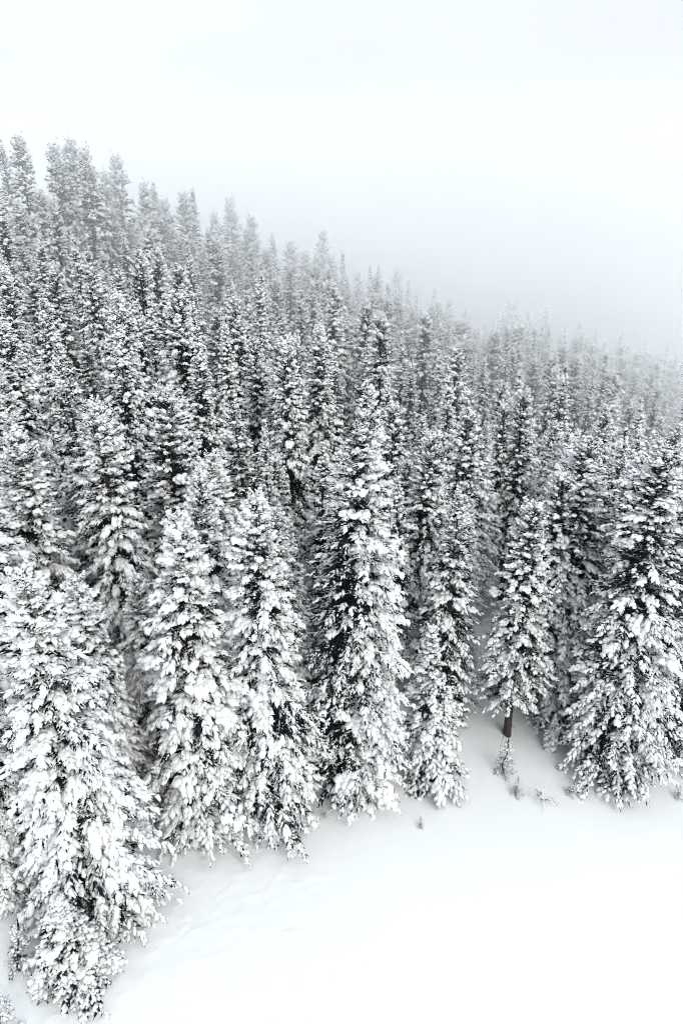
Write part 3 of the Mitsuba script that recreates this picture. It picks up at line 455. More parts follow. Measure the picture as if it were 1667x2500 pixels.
    ('conifer_tree', -20.03, 67.72, 14.7, 0.87, 185, 'mid_conifer_1', 'grey conifer high mid-slope above the rust-needled tree, first from the left', G4),
    ('conifer_tree', 26.68, 68.19, 14.8, 1.14, 123, 'far_conifer_0', 'grey conifer high mid-slope at the right frame edge, third from the left', G4),
    ('conifer_tree', 16.44, 68.59, 16.0, 0.89, 294, 'far_conifer_3', 'grey conifer high mid-slope above the bare brown trunk, seventh from the left', G4),
    ('conifer_tree', 0.99, 68.72, 12.6, 0.99, 282, 'far_conifer_1', 'grey conifer high mid-slope right of the central treetop, second from the left', G4),
    ('conifer_tree', -30.63, 68.83, 12.6, 0.87, 5, 'far_conifer_0', 'grey conifer high mid-slope at the left frame edge, third from the left', G4),
    ('conifer_tree', -22.92, 69.14, 13.2, 1.02, 344, 'far_conifer_3', 'grey conifer high mid-slope at the left frame edge, tenth from the left', G4),
    ('conifer_tree', 32.54, 69.3, 14.9, 0.93, 244, 'far_conifer_1', 'grey conifer high mid-slope at the right frame edge, eighth from the left', G4),
    ('conifer_tree', 4.09, 69.81, 13.4, 0.85, 236, 'far_conifer_0', 'grey conifer high mid-slope right of the central treetop, fourth from the left', G4),
    ('conifer_tree', 41.65, 69.83, 15.9, 1.15, 68, 'far_conifer_3', 'grey conifer high mid-slope at the right frame edge, eleventh from the left', G4),
    ('conifer_tree', 9.71, 69.87, 14.0, 0.94, 13, 'far_conifer_1', 'grey conifer high mid-slope right of the central treetop, eleventh from the left', G4),
    ('conifer_tree', 23.91, 69.92, 14.9, 0.94, 25, 'far_conifer_2', 'grey conifer high mid-slope at the right frame edge, first from the left', G4),
    ('conifer_tree', -6.49, 70.09, 13.7, 1.02, 65, 'far_conifer_0', 'grey conifer high mid-slope left of the central treetop, fifth from the left', G4),
    ('conifer_tree', -1.64, 70.38, 14.9, 1.06, 302, 'far_conifer_3', 'grey conifer high mid-slope left of the central treetop, eleventh from the left', G4),
    ('conifer_tree', -17.9, 70.63, 14.7, 0.96, 297, 'far_conifer_0', 'grey conifer high mid-slope above the rust-needled tree, fourth from the left', G4),
    ('conifer_tree', 19.84, 70.84, 13.2, 1.08, 2, 'far_conifer_2', 'grey conifer high mid-slope above the bare brown trunk, tenth from the left', G4),
    ('conifer_tree', -12.28, 70.89, 15.7, 1.01, 22, 'far_conifer_0', 'grey conifer high mid-slope above the rust-needled tree, eleventh from the left', G4),
    ('distant_forest', -26.17, 70.9, 12.8, 0.88, 335, 'far_conifer_1', S0, None),
    ('distant_forest', 29.13, 71.02, 12.8, 1.08, 6, 'far_conifer_3', S0, None),
    ('distant_forest', -33.1, 71.31, 14.1, 0.9, 335, 'far_conifer_2', S0, None),
    ('conifer_tree', 16.01, 71.53, 14.7, 1.09, 95, 'far_conifer_0', 'grey conifer high mid-slope above the bare brown trunk, sixth from the left', G4),
    ('distant_forest', 25.93, 72.18, 9.7, 0.89, 210, 'far_conifer_2', S0, None),
    ('conifer_tree', 7.8, 72.36, 12.9, 1.09, 351, 'far_conifer_0', 'grey conifer high mid-slope right of the central treetop, eighth from the left', G4),
    ('conifer_tree', -15.61, 72.57, 14.8, 1.14, 132, 'far_conifer_1', 'grey conifer high mid-slope above the rust-needled tree, sixth from the left', G4),
    ('conifer_tree', -9.76, 72.77, 12.6, 0.94, 206, 'far_conifer_2', 'grey conifer high mid-slope left of the central treetop, second from the left', G4),
    ('conifer_tree', 4.5, 72.86, 14.6, 0.94, 101, 'far_conifer_2', 'grey conifer high mid-slope right of the central treetop, fifth from the left', G4),
    ('conifer_tree', -29.03, 72.96, 15.2, 0.91, 357, 'far_conifer_2', 'grey conifer high mid-slope at the left frame edge, eighth from the left', G4),
    ('conifer_tree', 12.1, 73.29, 14.4, 1.11, 214, 'far_conifer_2', 'grey conifer high mid-slope above the bare brown trunk, first from the left', G4),
    ('conifer_tree', -1.34, 73.63, 16.0, 0.88, 291, 'far_conifer_0', 'grey conifer high mid-slope left of the central treetop, twelfth from the left', G4),
    ('conifer_tree', 18.32, 73.67, 15.9, 1.07, 240, 'far_conifer_3', 'grey conifer high mid-slope above the bare brown trunk, eighth from the left', G4),
    ('distant_forest', -19.95, 73.83, 13.7, 0.99, 236, 'far_conifer_1', S0, None),
    ('distant_forest', 35.88, 74.39, 13.3, 0.89, 94, 'far_conifer_1', S0, None),
    ('conifer_tree', -5.46, 74.55, 15.1, 1.15, 186, 'far_conifer_1', 'grey conifer high mid-slope left of the central treetop, eighth from the left', G4),
    ('conifer_tree', 32.17, 74.68, 14.9, 0.99, 25, 'far_conifer_1', 'grey conifer high mid-slope at the right frame edge, sixth from the left', G4),
    ('distant_forest', 9.37, 74.95, 12.7, 1.05, 66, 'far_conifer_2', S0, None),
    ('conifer_tree', 28.81, 75.25, 15.9, 1.13, 91, 'far_conifer_3', 'grey conifer high mid-slope at the right frame edge, second from the left', G4),
    ('conifer_tree', -13.51, 75.49, 16.0, 0.89, 212, 'far_conifer_3', 'grey conifer high mid-slope above the rust-needled tree, ninth from the left', G4),
    ('conifer_tree', -31.97, 75.88, 19.2, 1.05, 88, 'far_conifer_0', 'haze-faded conifer top in the left third of the skyline, second from the left', G5),
    ('conifer_tree', 13.5, 75.99, 14.4, 0.95, 359, 'far_conifer_2', 'grey conifer high mid-slope above the bare brown trunk, second from the left', G4),
    ('conifer_tree', 4.12, 76.02, 14.7, 0.97, 323, 'far_conifer_3', 'hazy conifer below the skyline right of the central treetop, fifth from the left', G6),
    ('conifer_tree', -9.33, 76.1, 15.2, 1.0, 120, 'far_conifer_3', 'hazy conifer below the skyline left of the central treetop, third from the left', G6),
    ('conifer_tree', -16.88, 76.2, 14.5, 0.89, 210, 'far_conifer_1', 'hazy conifer below the skyline above the rust-needled tree, second from the left', G6),
    ('conifer_tree', 24.39, 76.66, 14.9, 0.85, 32, 'far_conifer_2', 'hazy conifer below the skyline above the bare brown trunk, twelfth from the left', G6),
    ('conifer_tree', 19.63, 76.7, 15.9, 1.11, 249, 'far_conifer_3', 'hazy conifer below the skyline above the bare brown trunk, fifth from the left', G6),
    ('conifer_tree', 7.0, 76.81, 12.7, 1.09, 188, 'far_conifer_2', 'hazy conifer below the skyline right of the central treetop, eighth from the left', G6),
    ('conifer_tree', -20.5, 76.9, 15.1, 1.03, 265, 'far_conifer_2', 'hazy conifer below the skyline above the rust-needled tree, first from the left', G6),
    ('conifer_tree', -3.06, 76.95, 15.2, 1.04, 77, 'far_conifer_0', 'hazy conifer below the skyline left of the central treetop, eighth from the left', G6),
    ('conifer_tree', -25.74, 77.07, 19.7, 1.05, 356, 'far_conifer_0', 'haze-faded conifer top in the left third of the skyline, sixth from the left', G5),
    ('conifer_tree', 0.72, 77.09, 14.1, 1.14, 92, 'far_conifer_1', 'hazy conifer below the skyline right of the central treetop, second from the left', G6),
    ('conifer_tree', -29.13, 77.31, 19.3, 1.05, 26, 'far_conifer_0', 'haze-faded conifer top in the left third of the skyline, third from the left', G5),
    ('conifer_tree', -34.2, 77.53, 18.4, 1.05, 202, 'far_conifer_1', 'haze-faded conifer top in the left third of the skyline, first from the left', G5),
    ('conifer_tree', -6.13, 77.69, 12.4, 0.91, 14, 'far_conifer_2', 'hazy conifer below the skyline left of the central treetop, fifth from the left', G6),
    ('distant_forest', 30.87, 77.74, 14.5, 1.05, 92, 'far_conifer_1', S0, None),
    ('conifer_tree', 10.06, 78.0, 14.9, 1.06, 55, 'far_conifer_1', 'hazy conifer below the skyline right of the central treetop, tenth from the left', G6),
    ('conifer_tree', -11.05, 78.52, 13.3, 1.13, 346, 'far_conifer_3', 'hazy conifer below the skyline left of the central treetop, first from the left', G6),
    ('conifer_tree', 14.98, 79.02, 12.3, 1.13, 330, 'far_conifer_1', 'hazy conifer below the skyline above the bare brown trunk, first from the left', G6),
    ('conifer_tree', 26.89, 79.04, 16.2, 0.85, 24, 'far_conifer_1', 'hazy conifer below the skyline at the right frame edge, second from the left', G6),
    ('conifer_tree', 35.79, 79.16, 14.6, 1.04, 126, 'far_conifer_2', 'hazy conifer below the skyline at the right frame edge, twelfth from the left', G6),
    ('conifer_tree', 3.41, 79.21, 13.9, 0.97, 137, 'far_conifer_2', 'hazy conifer below the skyline right of the central treetop, third from the left', G6),
    ('conifer_tree', 23.59, 79.58, 13.8, 0.94, 263, 'far_conifer_3', 'hazy conifer below the skyline above the bare brown trunk, tenth from the left', G6),
    ('distant_forest', -16.28, 79.96, 13.8, 1.03, 323, 'far_conifer_2', S0, None),
    ('conifer_tree', -24.5, 80.03, 14.6, 0.97, 169, 'far_conifer_0', 'hazy conifer below the skyline at the left frame edge', G6),
    ('conifer_tree', 6.34, 80.15, 14.7, 1.13, 328, 'far_conifer_0', 'hazy conifer below the skyline right of the central treetop, seventh from the left', G6),
    ('conifer_tree', -21.12, 80.35, 17.9, 1.05, 318, 'far_conifer_0', 'haze-faded conifer top in the left third of the skyline, ninth from the left', G5),
    ('distant_forest', -1.86, 80.85, 14.4, 1.09, 76, 'far_conifer_0', S0, None),
    ('conifer_tree', 39.49, 80.87, 10.8, 1.08, 238, 'far_conifer_3', 'hazy conifer below the skyline at the right frame edge, sixteenth from the left', G6),
    ('conifer_tree', 11.03, 81.34, 15.1, 0.93, 346, 'far_conifer_3', 'hazy conifer below the skyline right of the central treetop, eleventh from the left', G6),
    ('conifer_tree', -29.96, 81.83, 19.2, 1.05, 8, 'far_conifer_3', 'haze-faded conifer top in the left third of the skyline, fourth from the left', G5),
    ('conifer_tree', -28.48, 81.86, 20.2, 1.05, 152, 'far_conifer_0', 'haze-faded conifer top in the left third of the skyline, fifth from the left', G5),
    ('distant_forest', 16.04, 82.05, 10.2, 1.0, 198, 'far_conifer_2', S0, None),
    ('distant_forest', -5.24, 82.27, 7.8, 0.88, 200, 'far_conifer_3', S0, None),
    ('conifer_tree', 30.51, 82.33, 13.9, 0.93, 187, 'far_conifer_0', 'hazy conifer below the skyline at the right frame edge, sixth from the left', G6),
    ('conifer_tree', -14.27, 82.4, 15.2, 1.15, 234, 'far_conifer_0', 'hazy conifer below the skyline above the rust-needled tree, third from the left', G6),
    ('distant_forest', 26.05, 82.41, 13.7, 0.95, 210, 'far_conifer_0', S0, None),
    ('conifer_tree', 22.79, 82.56, 15.3, 1.04, 68, 'far_conifer_3', 'hazy conifer below the skyline above the bare brown trunk, eighth from the left', G6),
    ('conifer_tree', -8.48, 82.94, 14.9, 0.96, 45, 'far_conifer_2', 'hazy conifer below the skyline left of the central treetop, fourth from the left', G6),
    ('conifer_tree', 8.17, 83.11, 13.3, 0.95, 117, 'far_conifer_1', 'hazy conifer below the skyline right of the central treetop, ninth from the left', G6),
    ('conifer_tree', -20.59, 83.39, 18.2, 1.05, 163, 'far_conifer_1', 'haze-faded conifer top in the left third of the skyline, tenth from the left', G5),
    ('conifer_tree', 12.98, 83.7, 13.1, 1.13, 254, 'far_conifer_0', 'hazy conifer below the skyline right of the central treetop, thirteenth from the left', G6),
    ('conifer_tree', 38.69, 83.98, 15.5, 0.96, 296, 'far_conifer_2', 'hazy conifer below the skyline at the right frame edge, thirteenth from the left', G6),
    ('conifer_tree', -26.38, 84.04, 17.6, 1.05, 328, 'far_conifer_0', 'haze-faded conifer top in the left third of the skyline, seventh from the left', G5),
    ('conifer_tree', 34.13, 84.16, 14.6, 1.08, 33, 'far_conifer_0', 'hazy conifer below the skyline at the right frame edge, eighth from the left', G6),
    ('conifer_tree', 19.87, 84.23, 14.7, 0.9, 175, 'far_conifer_1', 'hazy conifer below the skyline above the bare brown trunk, fourth from the left', G6),
    ('conifer_tree', 43.56, 84.4, 15.8, 1.1, 153, 'far_conifer_1', 'hazy conifer below the skyline at the right frame edge, nineteenth from the left', G6),
    ('conifer_tree', -24.73, 84.67, 19.7, 1.05, 263, 'far_conifer_0', 'haze-faded conifer top in the left third of the skyline, eighth from the left', G5),
    ('distant_forest', 28.06, 84.75, 13.3, 1.11, 302, 'far_conifer_0', S0, None),
    ('conifer_tree', -10.82, 85.29, 16.3, 1.03, 59, 'far_conifer_0', 'hazy conifer below the skyline left of the central treetop, second from the left', G6),
    ('conifer_tree', -2.67, 85.38, 15.4, 1.11, 187, 'far_conifer_0', 'hazy conifer below the skyline left of the central treetop, tenth from the left', G6),
    ('distant_forest', 16.17, 85.4, 9.4, 0.92, 338, 'far_conifer_0', S0, None),
    ('conifer_tree', 4.19, 85.42, 15.3, 1.05, 306, 'far_conifer_2', 'hazy conifer below the skyline right of the central treetop, fourth from the left', G6),
    ('conifer_tree', -16.81, 85.61, 19.0, 1.05, 148, 'far_conifer_3', 'haze-faded conifer top in the left third of the skyline, thirteenth from the left', G5),
    ('conifer_tree', -20.19, 85.71, 16.5, 1.05, 283, 'far_conifer_0', 'haze-faded conifer top in the left third of the skyline, eleventh from the left', G5),
    ('distant_forest', 0.45, 85.77, 10.9, 1.05, 165, 'far_conifer_1', S0, None),
    ('conifer_tree', -18.1, 85.91, 17.9, 1.05, 38, 'far_conifer_2', 'haze-faded conifer top in the left third of the skyline, twelfth from the left', G5),
    ('conifer_tree', -6.45, 86.09, 12.2, 1.05, 241, 'far_conifer_0', 'hazy conifer below the skyline left of the central treetop, sixth from the left', G6),
    ('distant_forest', 10.92, 86.56, 13.3, 1.08, 70, 'far_conifer_0', S0, None),
    ('distant_forest', 24.94, 86.67, 13.8, 1.08, 203, 'far_conifer_3', S0, None),
    ('distant_forest', 21.83, 87.6, 13.9, 0.99, 208, 'far_conifer_2', S0, None),
    ('conifer_tree', 35.41, 88.0, 15.8, 1.08, 107, 'far_conifer_3', 'hazy conifer below the skyline at the right frame edge, ninth from the left', G6),
    ('conifer_tree', 18.64, 88.01, 12.3, 1.12, 4, 'far_conifer_1', 'hazy conifer below the skyline above the bare brown trunk, third from the left', G6),
    ('conifer_tree', 32.27, 88.27, 14.7, 1.12, 165, 'far_conifer_0', 'hazy conifer below the skyline at the right frame edge, fifth from the left', G6),
    ('distant_forest', 15.23, 88.45, 12.3, 1.11, 55, 'far_conifer_2', S0, None),
    ('conifer_tree', 0.73, 88.85, 13.6, 0.92, 266, 'far_conifer_1', 'hazy conifer below the skyline right of the central treetop, first from the left', G6),
    ('conifer_tree', -6.42, 89.43, 13.7, 1.02, 136, 'far_conifer_3', 'hazy conifer below the skyline left of the central treetop, seventh from the left', G6),
    ('conifer_tree', -2.92, 89.79, 14.8, 0.99, 84, 'far_conifer_1', 'hazy conifer below the skyline left of the central treetop, ninth from the left', G6),
    ('conifer_tree', -10.93, 89.99, 17.4, 1.05, 191, 'far_conifer_0', 'haze-faded conifer top in the middle third of the skyline, second from the left', G5),
    ('conifer_tree', 42.35, 90.04, 14.4, 1.11, 61, 'far_conifer_3', 'hazy conifer below the skyline at the right frame edge, fifteenth from the left', G6),
    ('conifer_tree', -15.34, 90.16, 16.4, 1.05, 304, 'far_conifer_0', 'haze-faded conifer top in the left third of the skyline, fourteenth from the left', G5),
    ('conifer_tree', 39.06, 91.19, 15.3, 0.99, 216, 'far_conifer_3', 'hazy conifer below the skyline at the right frame edge, eleventh from the left', G6),
    ('conifer_tree', 45.19, 91.61, 15.0, 0.9, 195, 'far_conifer_1', 'hazy conifer below the skyline at the right frame edge, eighteenth from the left', G6),
    ('distant_forest', 9.59, 91.63, 11.5, 1.13, 37, 'far_conifer_2', S0, None),
    ('distant_forest', 17.48, 91.69, 11.7, 0.89, 205, 'far_conifer_1', S0, None),
    ('conifer_tree', 26.57, 91.7, 14.1, 0.93, 262, 'far_conifer_3', 'hazy conifer below the skyline above the bare brown trunk, ninth from the left', G6),
    ('distant_forest', 29.76, 91.73, 12.0, 1.01, 168, 'far_conifer_3', S0, None),
    ('distant_forest', 22.06, 91.94, 13.9, 0.86, 313, 'far_conifer_1', S0, None),
    ('conifer_tree', 13.47, 92.31, 12.6, 0.86, 2, 'far_conifer_0', 'hazy conifer below the skyline right of the central treetop, twelfth from the left', G6),
    ('conifer_tree', -13.94, 92.48, 18.5, 1.05, 345, 'far_conifer_0', 'haze-faded conifer top in the middle third of the skyline, first from the left', G5),
    ('conifer_tree', -8.78, 92.68, 15.9, 1.05, 235, 'far_conifer_1', 'haze-faded conifer top in the middle third of the skyline, third from the left', G5),
    ('conifer_tree', 35.77, 92.73, 14.4, 1.09, 192, 'far_conifer_3', 'hazy conifer below the skyline at the right frame edge, seventh from the left', G6),
    ('conifer_tree', -1.39, 93.18, 15.2, 1.07, 15, 'far_conifer_2', 'hazy conifer below the skyline left of the central treetop, eleventh from the left', G6),
    ('distant_forest', 2.39, 93.41, 8.3, 0.87, 227, 'far_conifer_2', S0, None),
    ('conifer_tree', 31.99, 93.93, 15.2, 0.87, 32, 'far_conifer_3', 'hazy conifer below the skyline at the right frame edge, third from the left', G6),
    ('distant_forest', 48.76, 94.12, 14.8, 0.93, 339, 'far_conifer_1', S0, None),
    ('distant_forest', 42.76, 94.15, 14.4, 0.87, 22, 'far_conifer_2', S0, None),
    ('conifer_tree', -4.86, 94.69, 14.7, 1.05, 37, 'far_conifer_0', 'haze-faded conifer top in the middle third of the skyline, fifth from the left', G5),
    ('conifer_tree', 28.09, 94.7, 15.0, 1.0, 246, 'far_conifer_1', 'hazy conifer below the skyline above the bare brown trunk, eleventh from the left', G6),
    ('conifer_tree', 6.28, 94.79, 13.8, 1.13, 56, 'far_conifer_3', 'hazy conifer below the skyline right of the central treetop, sixth from the left', G6),
    ('conifer_tree', 39.29, 94.94, 13.9, 0.98, 304, 'far_conifer_2', 'hazy conifer below the skyline at the right frame edge, tenth from the left', G6),
    ('conifer_tree', 24.6, 95.34, 13.9, 0.9, 194, 'far_conifer_0', 'hazy conifer below the skyline above the bare brown trunk, sixth from the left', G6),
    ('conifer_tree', -6.79, 95.43, 15.3, 1.05, 275, 'far_conifer_2', 'haze-faded conifer top in the middle third of the skyline, fourth from the left', G5),
    ('conifer_tree', 46.46, 96.34, 14.9, 0.91, 172, 'far_conifer_0', 'hazy conifer below the skyline at the right frame edge, seventeenth from the left', G6),
    ('distant_forest', 3.75, 96.89, 10.3, 0.93, 312, 'far_conifer_0', S0, None),
    ('conifer_tree', 34.2, 96.89, 14.2, 0.92, 287, 'far_conifer_1', 'hazy conifer below the skyline at the right frame edge, fourth from the left', G6),
    ('conifer_tree', 0.19, 97.39, 16.1, 1.05, 164, 'far_conifer_3', 'haze-faded conifer top in the middle third of the skyline, seventh from the left', G5),
    ('distant_forest', 21.32, 97.63, 9.9, 0.97, 144, 'far_conifer_3', S0, None),
    ('distant_forest', 17.72, 98.41, 10.7, 0.87, 296, 'far_conifer_3', S0, None),
    ('conifer_tree', -2.37, 98.47, 17.7, 1.05, 122, 'far_conifer_0', 'haze-faded conifer top in the middle third of the skyline, sixth from the left', G5),
    ('distant_forest', 38.9, 99.04, 12.1, 1.06, 52, 'far_conifer_3', S0, None),
    ('distant_forest', 49.32, 99.07, 14.1, 0.87, 146, 'far_conifer_1', S0, None),
    ('distant_forest', 6.2, 99.2, 13.5, 1.06, 87, 'far_conifer_3', S0, None),
    ('distant_forest', 14.08, 99.26, 13.0, 1.0, 245, 'far_conifer_1', S0, None),
    ('distant_forest', 42.78, 99.39, 14.4, 0.96, 208, 'far_conifer_0', S0, None),
    ('conifer_tree', 26.73, 99.84, 13.1, 1.12, 256, 'far_conifer_0', 'hazy conifer below the skyline above the bare brown trunk, seventh from the left', G6),
    ('conifer_tree', 33.57, 100.69, 13.5, 0.93, 255, 'far_conifer_0', 'hazy conifer below the skyline at the right frame edge, first from the left', G6),
    ('distant_forest', 51.87, 101.1, 15.4, 1.05, 165, 'far_conifer_1', S0, None),
    ('distant_forest', 1.64, 101.71, 10.3, 1.02, 62, 'far_conifer_1', S0, None),
    ('conifer_tree', 47.25, 101.79, 14.6, 1.0, 128, 'far_conifer_3', 'hazy conifer below the skyline at the right frame edge, fourteenth from the left', G6),
    ('conifer_tree', 20.96, 102.02, 9.7, 0.93, 105, 'far_conifer_3', 'hazy conifer below the skyline above the bare brown trunk, second from the left', G6),
    ('distant_forest', 7.93, 102.16, 9.2, 0.86, 110, 'far_conifer_3', S0, None),
    ('distant_forest', 11.31, 102.43, 10.9, 1.09, 71, 'far_conifer_3', S0, None),
    ('distant_forest', 38.77, 103.19, 12.6, 1.01, 186, 'far_conifer_1', S0, None),
    ('distant_forest', 53.26, 104.34, 14.4, 1.01, 221, 'far_conifer_2', S0, None),
    ('distant_forest', 35.69, 104.39, 13.8, 0.93, 246, 'far_conifer_1', S0, None),
    ('distant_forest', 18.7, 105.49, 10.4, 1.05, 8, 'far_conifer_0', S0, None),
    ('conifer_tree', 4.44, 105.63, 14.8, 1.05, 166, 'far_conifer_3', 'haze-faded conifer top in the middle third of the skyline, ninth from the left', G5),
    ('conifer_tree', 2.49, 105.65, 13.0, 0.95, 162, 'far_conifer_2', 'haze-faded conifer top in the middle third of the skyline, eighth from the left', G5),
    ('distant_forest', 45.47, 106.09, 13.4, 0.87, 99, 'far_conifer_1', S0, None),
    ('conifer_tree', 5.54, 107.38, 15.1, 1.05, 293, 'far_conifer_3', 'haze-faded conifer top in the middle third of the skyline, tenth from the left', G5),
    ('distant_forest', 34.32, 107.42, 12.3, 1.1, 34, 'far_conifer_1', S0, None),
    ('distant_forest', 37.93, 107.58, 13.6, 0.99, 126, 'far_conifer_3', S0, None),
    ('conifer_tree', 10.13, 107.64, 10.5, 0.9, 129, 'far_conifer_1', 'mist-whitened far conifer right of the central treetop', G7),
    ('conifer_tree', 24.15, 107.76, 11.4, 1.09, 37, 'far_conifer_1', 'mist-whitened far conifer above the bare brown trunk, second from the left', G7),
    ('conifer_tree', 52.45, 108.01, 14.7, 0.86, 54, 'far_conifer_3', 'mist-whitened far conifer at the right frame edge, fourth from the left', G7),
    ('distant_forest', 31.07, 108.81, 13.5, 1.09, 262, 'far_conifer_0', S0, None),
    ('distant_forest', 55.36, 109.95, 14.4, 1.0, 178, 'far_conifer_1', S0, None),
    ('conifer_tree', 48.37, 110.12, 13.5, 1.12, 244, 'far_conifer_3', 'mist-whitened far conifer at the right frame edge, third from the left', G7),
    ('conifer_tree', 44.74, 110.44, 14.1, 1.12, 176, 'far_conifer_0', 'mist-whitened far conifer at the right frame edge, first from the left', G7),
    ('distant_forest', 18.84, 111.53, 9.6, 0.87, 165, 'far_conifer_1', S0, None),
    ('distant_forest', 41.62, 111.75, 12.3, 1.14, 0, 'far_conifer_1', S0, None),
    ('conifer_tree', 8.77, 111.8, 14.6, 1.05, 4, 'far_conifer_2', 'haze-faded conifer top in the middle third of the skyline, eleventh from the left', G5),
    ('conifer_tree', 10.58, 112.22, 13.4, 1.05, 164, 'far_conifer_1', 'haze-faded conifer top in the middle third of the skyline, twelfth from the left', G5),
    ('distant_forest', 38.27, 112.82, 13.8, 0.99, 121, 'far_conifer_1', S0, None),
    ('conifer_tree', 22.6, 115.01, 8.8, 0.97, 131, 'far_conifer_0', 'mist-whitened far conifer above the bare brown trunk, first from the left', G7),
    ('distant_forest', 48.32, 115.37, 12.4, 0.93, 242, 'far_conifer_1', S0, None),
    ('conifer_tree', 15.07, 115.48, 13.6, 1.05, 275, 'far_conifer_3', 'haze-faded conifer top in the middle third of the skyline, fourteenth from the left', G5),
    ('distant_forest', 31.61, 115.66, 12.4, 1.15, 1, 'far_conifer_0', S0, None),
    ('conifer_tree', 12.12, 116.04, 12.0, 0.95, 176, 'far_conifer_1', 'haze-faded conifer top in the middle third of the skyline, thirteenth from the left', G5),
    ('distant_forest', 56.13, 116.27, 12.8, 1.0, 293, 'far_conifer_2', S0, None),
    ('distant_forest', 42.25, 117.54, 12.4, 0.99, 289, 'far_conifer_2', S0, None),
    ('conifer_tree', 17.86, 117.8, 11.9, 0.95, 248, 'far_conifer_2', 'haze-faded conifer top in the middle third of the skyline, fifteenth from the left', G5),
    ('distant_forest', 52.3, 118.67, 12.0, 0.97, 353, 'far_conifer_0', S0, None),
    ('distant_forest', 29.33, 120.65, 12.4, 0.88, 201, 'far_conifer_1', S0, None),
    ('distant_forest', 55.76, 121.92, 12.8, 1.08, 93, 'far_conifer_2', S0, None),
    ('distant_forest', 51.48, 124.21, 11.2, 0.96, 325, 'far_conifer_3', S0, None),
    ('distant_forest', 45.69, 124.91, 9.9, 1.02, 123, 'far_conifer_3', S0, None),
    ('distant_forest', 61.31, 124.98, 12.3, 0.99, 176, 'far_conifer_0', S0, None),
    ('distant_forest', 32.12, 125.17, 11.9, 1.0, 275, 'far_conifer_0', S0, None),
    ('conifer_tree', 21.89, 125.88, 10.2, 0.95, 232, 'far_conifer_2', 'haze-faded conifer top in the misty right third of the skyline, first from the left', G5),
    ('distant_forest', 36.98, 126.11, 12.0, 1.12, 299, 'far_conifer_0', S0, None),
    ('conifer_tree', 28.95, 127.09, 11.0, 0.92, 197, 'far_conifer_2', 'mist-whitened far conifer above the bare brown trunk, third from the left', G7),
    ('conifer_tree', 25.96, 127.42, 8.8, 0.95, 295, 'far_conifer_3', 'haze-faded conifer top in the misty right third of the skyline, second from the left', G5),
    ('distant_forest', 48.23, 127.5, 11.7, 1.14, 36, 'far_conifer_0', S0, None),
    ('conifer_tree', 40.13, 127.69, 10.6, 1.06, 305, 'far_conifer_0', 'mist-whitened far conifer above the bare brown trunk, fourth from the left', G7),
    ('distant_forest', 60.36, 128.36, 12.3, 0.85, 11, 'far_conifer_2', S0, None),
    ('distant_forest', 56.82, 128.52, 12.3, 1.02, 331, 'far_conifer_0', S0, None),
    ('conifer_tree', 31.44, 129.53, 14.6, 1.05, 292, 'far_conifer_0', 'haze-faded conifer top in the misty right third of the skyline, fifth from the left', G5),
    ('distant_forest', 51.16, 130.05, 9.6, 0.95, 122, 'far_conifer_1', S0, None),
    ('conifer_tree', 28.9, 130.97, 10.7, 0.95, 14, 'far_conifer_3', 'haze-faded conifer top in the misty right third of the skyline, third from the left', G5),
    ('distant_forest', 47.81, 131.5, 10.5, 0.92, 4, 'far_conifer_0', S0, None),
    ('distant_forest', 34.88, 131.93, 11.3, 0.91, 211, 'far_conifer_1', S0, None),
    ('conifer_tree', 54.87, 132.09, 12.0, 1.12, 52, 'far_conifer_2', 'mist-whitened far conifer at the right frame edge, second from the left', G7),
    ('conifer_tree', 31.61, 134.27, 13.8, 1.05, 300, 'far_conifer_0', 'haze-faded conifer top in the misty right third of the skyline, fourth from the left', G5),
    ('distant_forest', 62.63, 134.97, 11.6, 1.05, 216, 'far_conifer_1', S0, None),
    ('distant_forest', 58.86, 135.31, 11.5, 1.07, 238, 'far_conifer_2', S0, None),
    ('conifer_tree', 35.89, 135.65, 12.9, 0.95, 289, 'far_conifer_0', 'haze-faded conifer top in the misty right third of the skyline, sixth from the left', G5),
    ('distant_forest', 67.35, 135.77, 12.3, 1.1, 148, 'far_conifer_0', S0, None),
    ('distant_forest', 39.83, 136.42, 11.0, 0.91, 45, 'far_conifer_1', S0, None),
    ('distant_forest', 61.93, 139.11, 11.5, 0.97, 92, 'far_conifer_0', S0, None),
    ('conifer_tree', 44.93, 140.54, 11.3, 0.95, 261, 'far_conifer_1', 'haze-faded conifer top in the misty right third of the skyline, eighth from the left', G5),
    ('conifer_tree', 40.95, 141.01, 13.6, 1.05, 165, 'far_conifer_0', 'haze-faded conifer top in the misty right third of the skyline, seventh from the left', G5),
    ('conifer_tree', 52.33, 143.79, 11.7, 0.95, 273, 'far_conifer_2', 'haze-faded conifer top in the misty right third of the skyline, tenth from the left', G5),
    ('conifer_tree', 49.63, 146.04, 13.2, 1.05, 145, 'far_conifer_1', 'haze-faded conifer top in the misty right third of the skyline, ninth from the left', G5),
    ('distant_forest', 68.02, 151.05, 9.8, 1.09, 202, 'far_conifer_0', S0, None),
    ('conifer_tree', 61.2, 152.64, 13.1, 1.05, 340, 'far_conifer_3', 'haze-faded conifer top in the misty right third of the skyline, eleventh from the left', G5),
    ('distant_forest', 75.55, 153.18, 10.6, 0.86, 167, 'far_conifer_0', S0, None),
    ('distant_forest', 65.47, 153.83, 8.9, 1.06, 236, 'far_conifer_3', S0, None),
    ('conifer_tree', 69.09, 157.92, 12.0, 0.95, 37, 'far_conifer_1', 'haze-faded conifer top in the misty right third of the skyline, twelfth from the left', G5),
    ('conifer_tree', 75.25, 160.26, 12.5, 0.95, 185, 'far_conifer_0', 'haze-faded conifer top in the misty right third of the skyline, thirteenth from the left', G5),
]
count = {}
